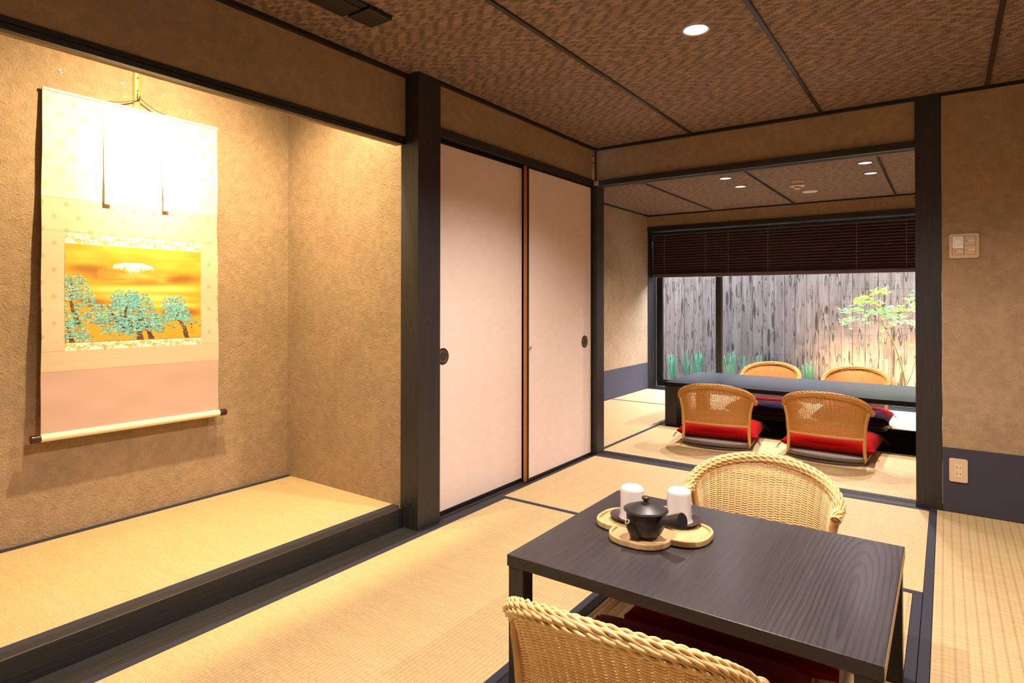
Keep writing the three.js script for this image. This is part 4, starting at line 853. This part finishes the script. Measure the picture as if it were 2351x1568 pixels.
// low spreading grass at the left corner and a bamboo water spout
{
  const t = thing('bamboo_spout', 'cut bamboo post with a side spout behind the right rattan chair', 'bamboo spout', [1.325, -.06, -3.82]);
  part('post', lathe([[0, 0], [.034, 0], [.034, .20], [.036, .205], [.034, .21], [.034, .458], [.028, .460], [.026, .45], [0, .45]], 28), M.bamboo, t);
  part('spout', tube([[-.03, .345, 0], [-.15, .325, .015]], .014, 6, 14), M.bamboo, t);
}
function mapleLeaf() {
  const pos = [0, 0, 0], idx = []; const tips = [[-118, .45], [-70, .78], [-34, .95], [0, 1.05], [34, .95], [70, .78], [118, .45]], P = [];
  tips.forEach(([a, r], i) => { const q = a * Math.PI / 180; P.push([Math.sin(q) * r, Math.cos(q) * r, -.16 * r]); if (i < 6) { const b = (a + tips[i + 1][0]) / 2 * Math.PI / 180; P.push([Math.sin(b) * .36, Math.cos(b) * .36, .02]); } });
  const all = []; P.forEach(([x, y, z], i) => { if (i + 1 < P.length) all.push(0, 0, 0, ...P[i + 1], ...P[i]); });
  const g = new THREE.BufferGeometry(); g.setAttribute('position', new THREE.Float32BufferAttribute(all, 3)); g.computeVertexNormals(); g.setAttribute('uv', new THREE.Float32BufferAttribute(new Array(all.length / 3 * 2).fill(0), 2)); return g;
}
const leafG = mapleLeaf();
function leavesAt(t, list, mats) { for (const [x, y, z, s, m] of list) { const l = part('leaf', leafG, mats[m], t); l.position.set(x, y, z); l.rotation.set(rr(.9, 1.7), rr(-.6, .6), rr(-1.6, 1.6)); l.scale.setScalar(s); } }
{
  const tx = 1.50, t = thing('maple_tree', 'slender young maple with layered bright green leaves outside the window', 'tree', [tx, -.06, -3.86]);
  const L = (x, y) => [x - tx, y + .06, 0];
  part('trunk', tube([L(1.505, -.06), L(1.51, .13), L(1.46, .40), L(1.395, .60), L(1.345, .70), L(1.30, .80)], (q) => mix(.011, .006, q), 40, 9), M.stem, t);
  const br = [[[1.345, .70, 0], [1.28, .79, .03], [1.17, .86, .05], [1.02, .90, .06]], [[1.32, .75, 0], [1.31, .88, -.02], [1.29, 1.0, -.03], [1.30, 1.10, -.03]], [[1.35, .69, 0], [1.36, .80, .03], [1.45, .86, .05], [1.57, .87, .07]], [[1.28, .79, .03], [1.15, .80, .07], [1.0, .79, .09]], [[1.39, .61, 0], [1.41, .72, -.03], [1.50, .77, -.05], [1.60, .79, -.05]], [[1.31, .88, -.02], [1.20, .96, -.02], [1.10, 1.03, -.03]], [[1.51, .13, 0], [1.56, .25, 0], [1.60, .42, 0], [1.66, .60, .02]], [[1.40, .59, 0], [1.35, .575, .02], [1.31, .585, .03]]];
  for (const b of br) part('branch', tube(b.map(([x, y, z]) => [x - tx, y + .06, z]), (q) => mix(.0048, .0015, q), 20, 6), M.stem, t);
  const list = [], tier = (x0, x1, y, n, dz, m, s = .040) => { for (let k = 0; k < n; k++) { const q = rnd(), x = mix(x0, x1, q); list.push([x - tx + rr(-.02, .02), y + .06 + rr(-.026, .026) + .02 * Math.sin(q * 3.1), dz + rr(-.10, .10), s * rr(.75, 1.2), rnd() < m ? 0 : 1]); } };
  tier(.90, 1.14, .885, 26, .05, .1); tier(.93, 1.2, .785, 30, .07, .1); tier(.93, 1.02, .725, 6, .07, .9); tier(1.06, 1.24, 1.0, 26, -.02, .95); tier(1.22, 1.36, 1.085, 20, -.03, 1); tier(1.05, 1.36, .955, 30, -.02, .75); tier(1.15, 1.42, .86, 34, .03, .35); tier(1.3, 1.6, .90, 34, .05, .55); tier(1.3, 1.55, .82, 26, .05, .4); tier(1.38, 1.62, .76, 22, -.05, .1); tier(1.29, 1.40, .70, 8, 0, .8); tier(1.29, 1.34, .59, 4, .03, .9); tier(1.4, 1.48, .46, 3, 0, .4); tier(1.47, 1.53, .28, 3, 0, .3);
  leavesAt(t, list, [M.leaf, M.leafB]);
}
{
  const tx = 1.78, t = thing('maple_sapling', 'second maple whose green leaf sprays enter at the right window edge', 'tree', [tx, -.06, -4.09]);
  part('trunk', tube([[0, 0, 0], [.02, .45, 0], [0, .8, 0], [-.02, 1.05, 0]], (q) => mix(.012, .006, q), 20, 8), M.stem, t);
  part('branch', tube([[0, .8, 0], [-.1, .98, .02], [-.22, 1.06, .04]], (q) => mix(.006, .002, q), 12, 6), M.stem, t); part('branch', tube([[.015, .5, 0], [-.1, .58, .02], [-.2, .60, .03]], (q) => mix(.005, .002, q), 12, 6), M.stem, t);
  const list = []; const tier = (x0, x1, y, n, m) => { for (let k = 0; k < n; k++) list.push([rr(x0, x1) - tx, y + .06 + rr(-.025, .025), rr(-.07, .07), .040 * rr(.8, 1.2), rnd() < m ? 0 : 1]); };
  tier(1.5, 1.8, 1.02, 18, .3); tier(1.55, 1.85, 1.08, 16, .2); tier(1.5, 1.85, .96, 18, .2); tier(1.55, 1.75, .54, 10, .9);
  leavesAt(t, list, [M.leaf, M.leafB]);
}
for (const [x, z, w] of [[.95, -3.92, 'hidden behind the right rattan chair'], [1.62, -3.98, 'hidden behind the black post']]) {
  const t = thing('garden_lamp', 'small black ground spotlight washing the fence, ' + w, 'lamp', [x, -.06, z]);
  part('housing', lathe([[0, 0], [.03, .002], [.032, .06], [.026, .064], [.025, .058]], 24), M.black, t);
  part('lens', new THREE.CircleGeometry(.024, 24).rotateX(-Math.PI / 2).translate(0, .060, 0), std({ color: hex('#fff'), emissive: C_GARDEN, emissiveIntensity: 6, side: THREE.DoubleSide }), t);
  const s = new THREE.SpotLight(C_GARDEN, I_GARDEN, 0, 1.25, 1, 2); s.position.set(x, .012, z); s.target.position.set(x + .08, .5, -4.3); s.castShadow = true; scene.add(s, s.target);
}

renderer.render(scene, camera);
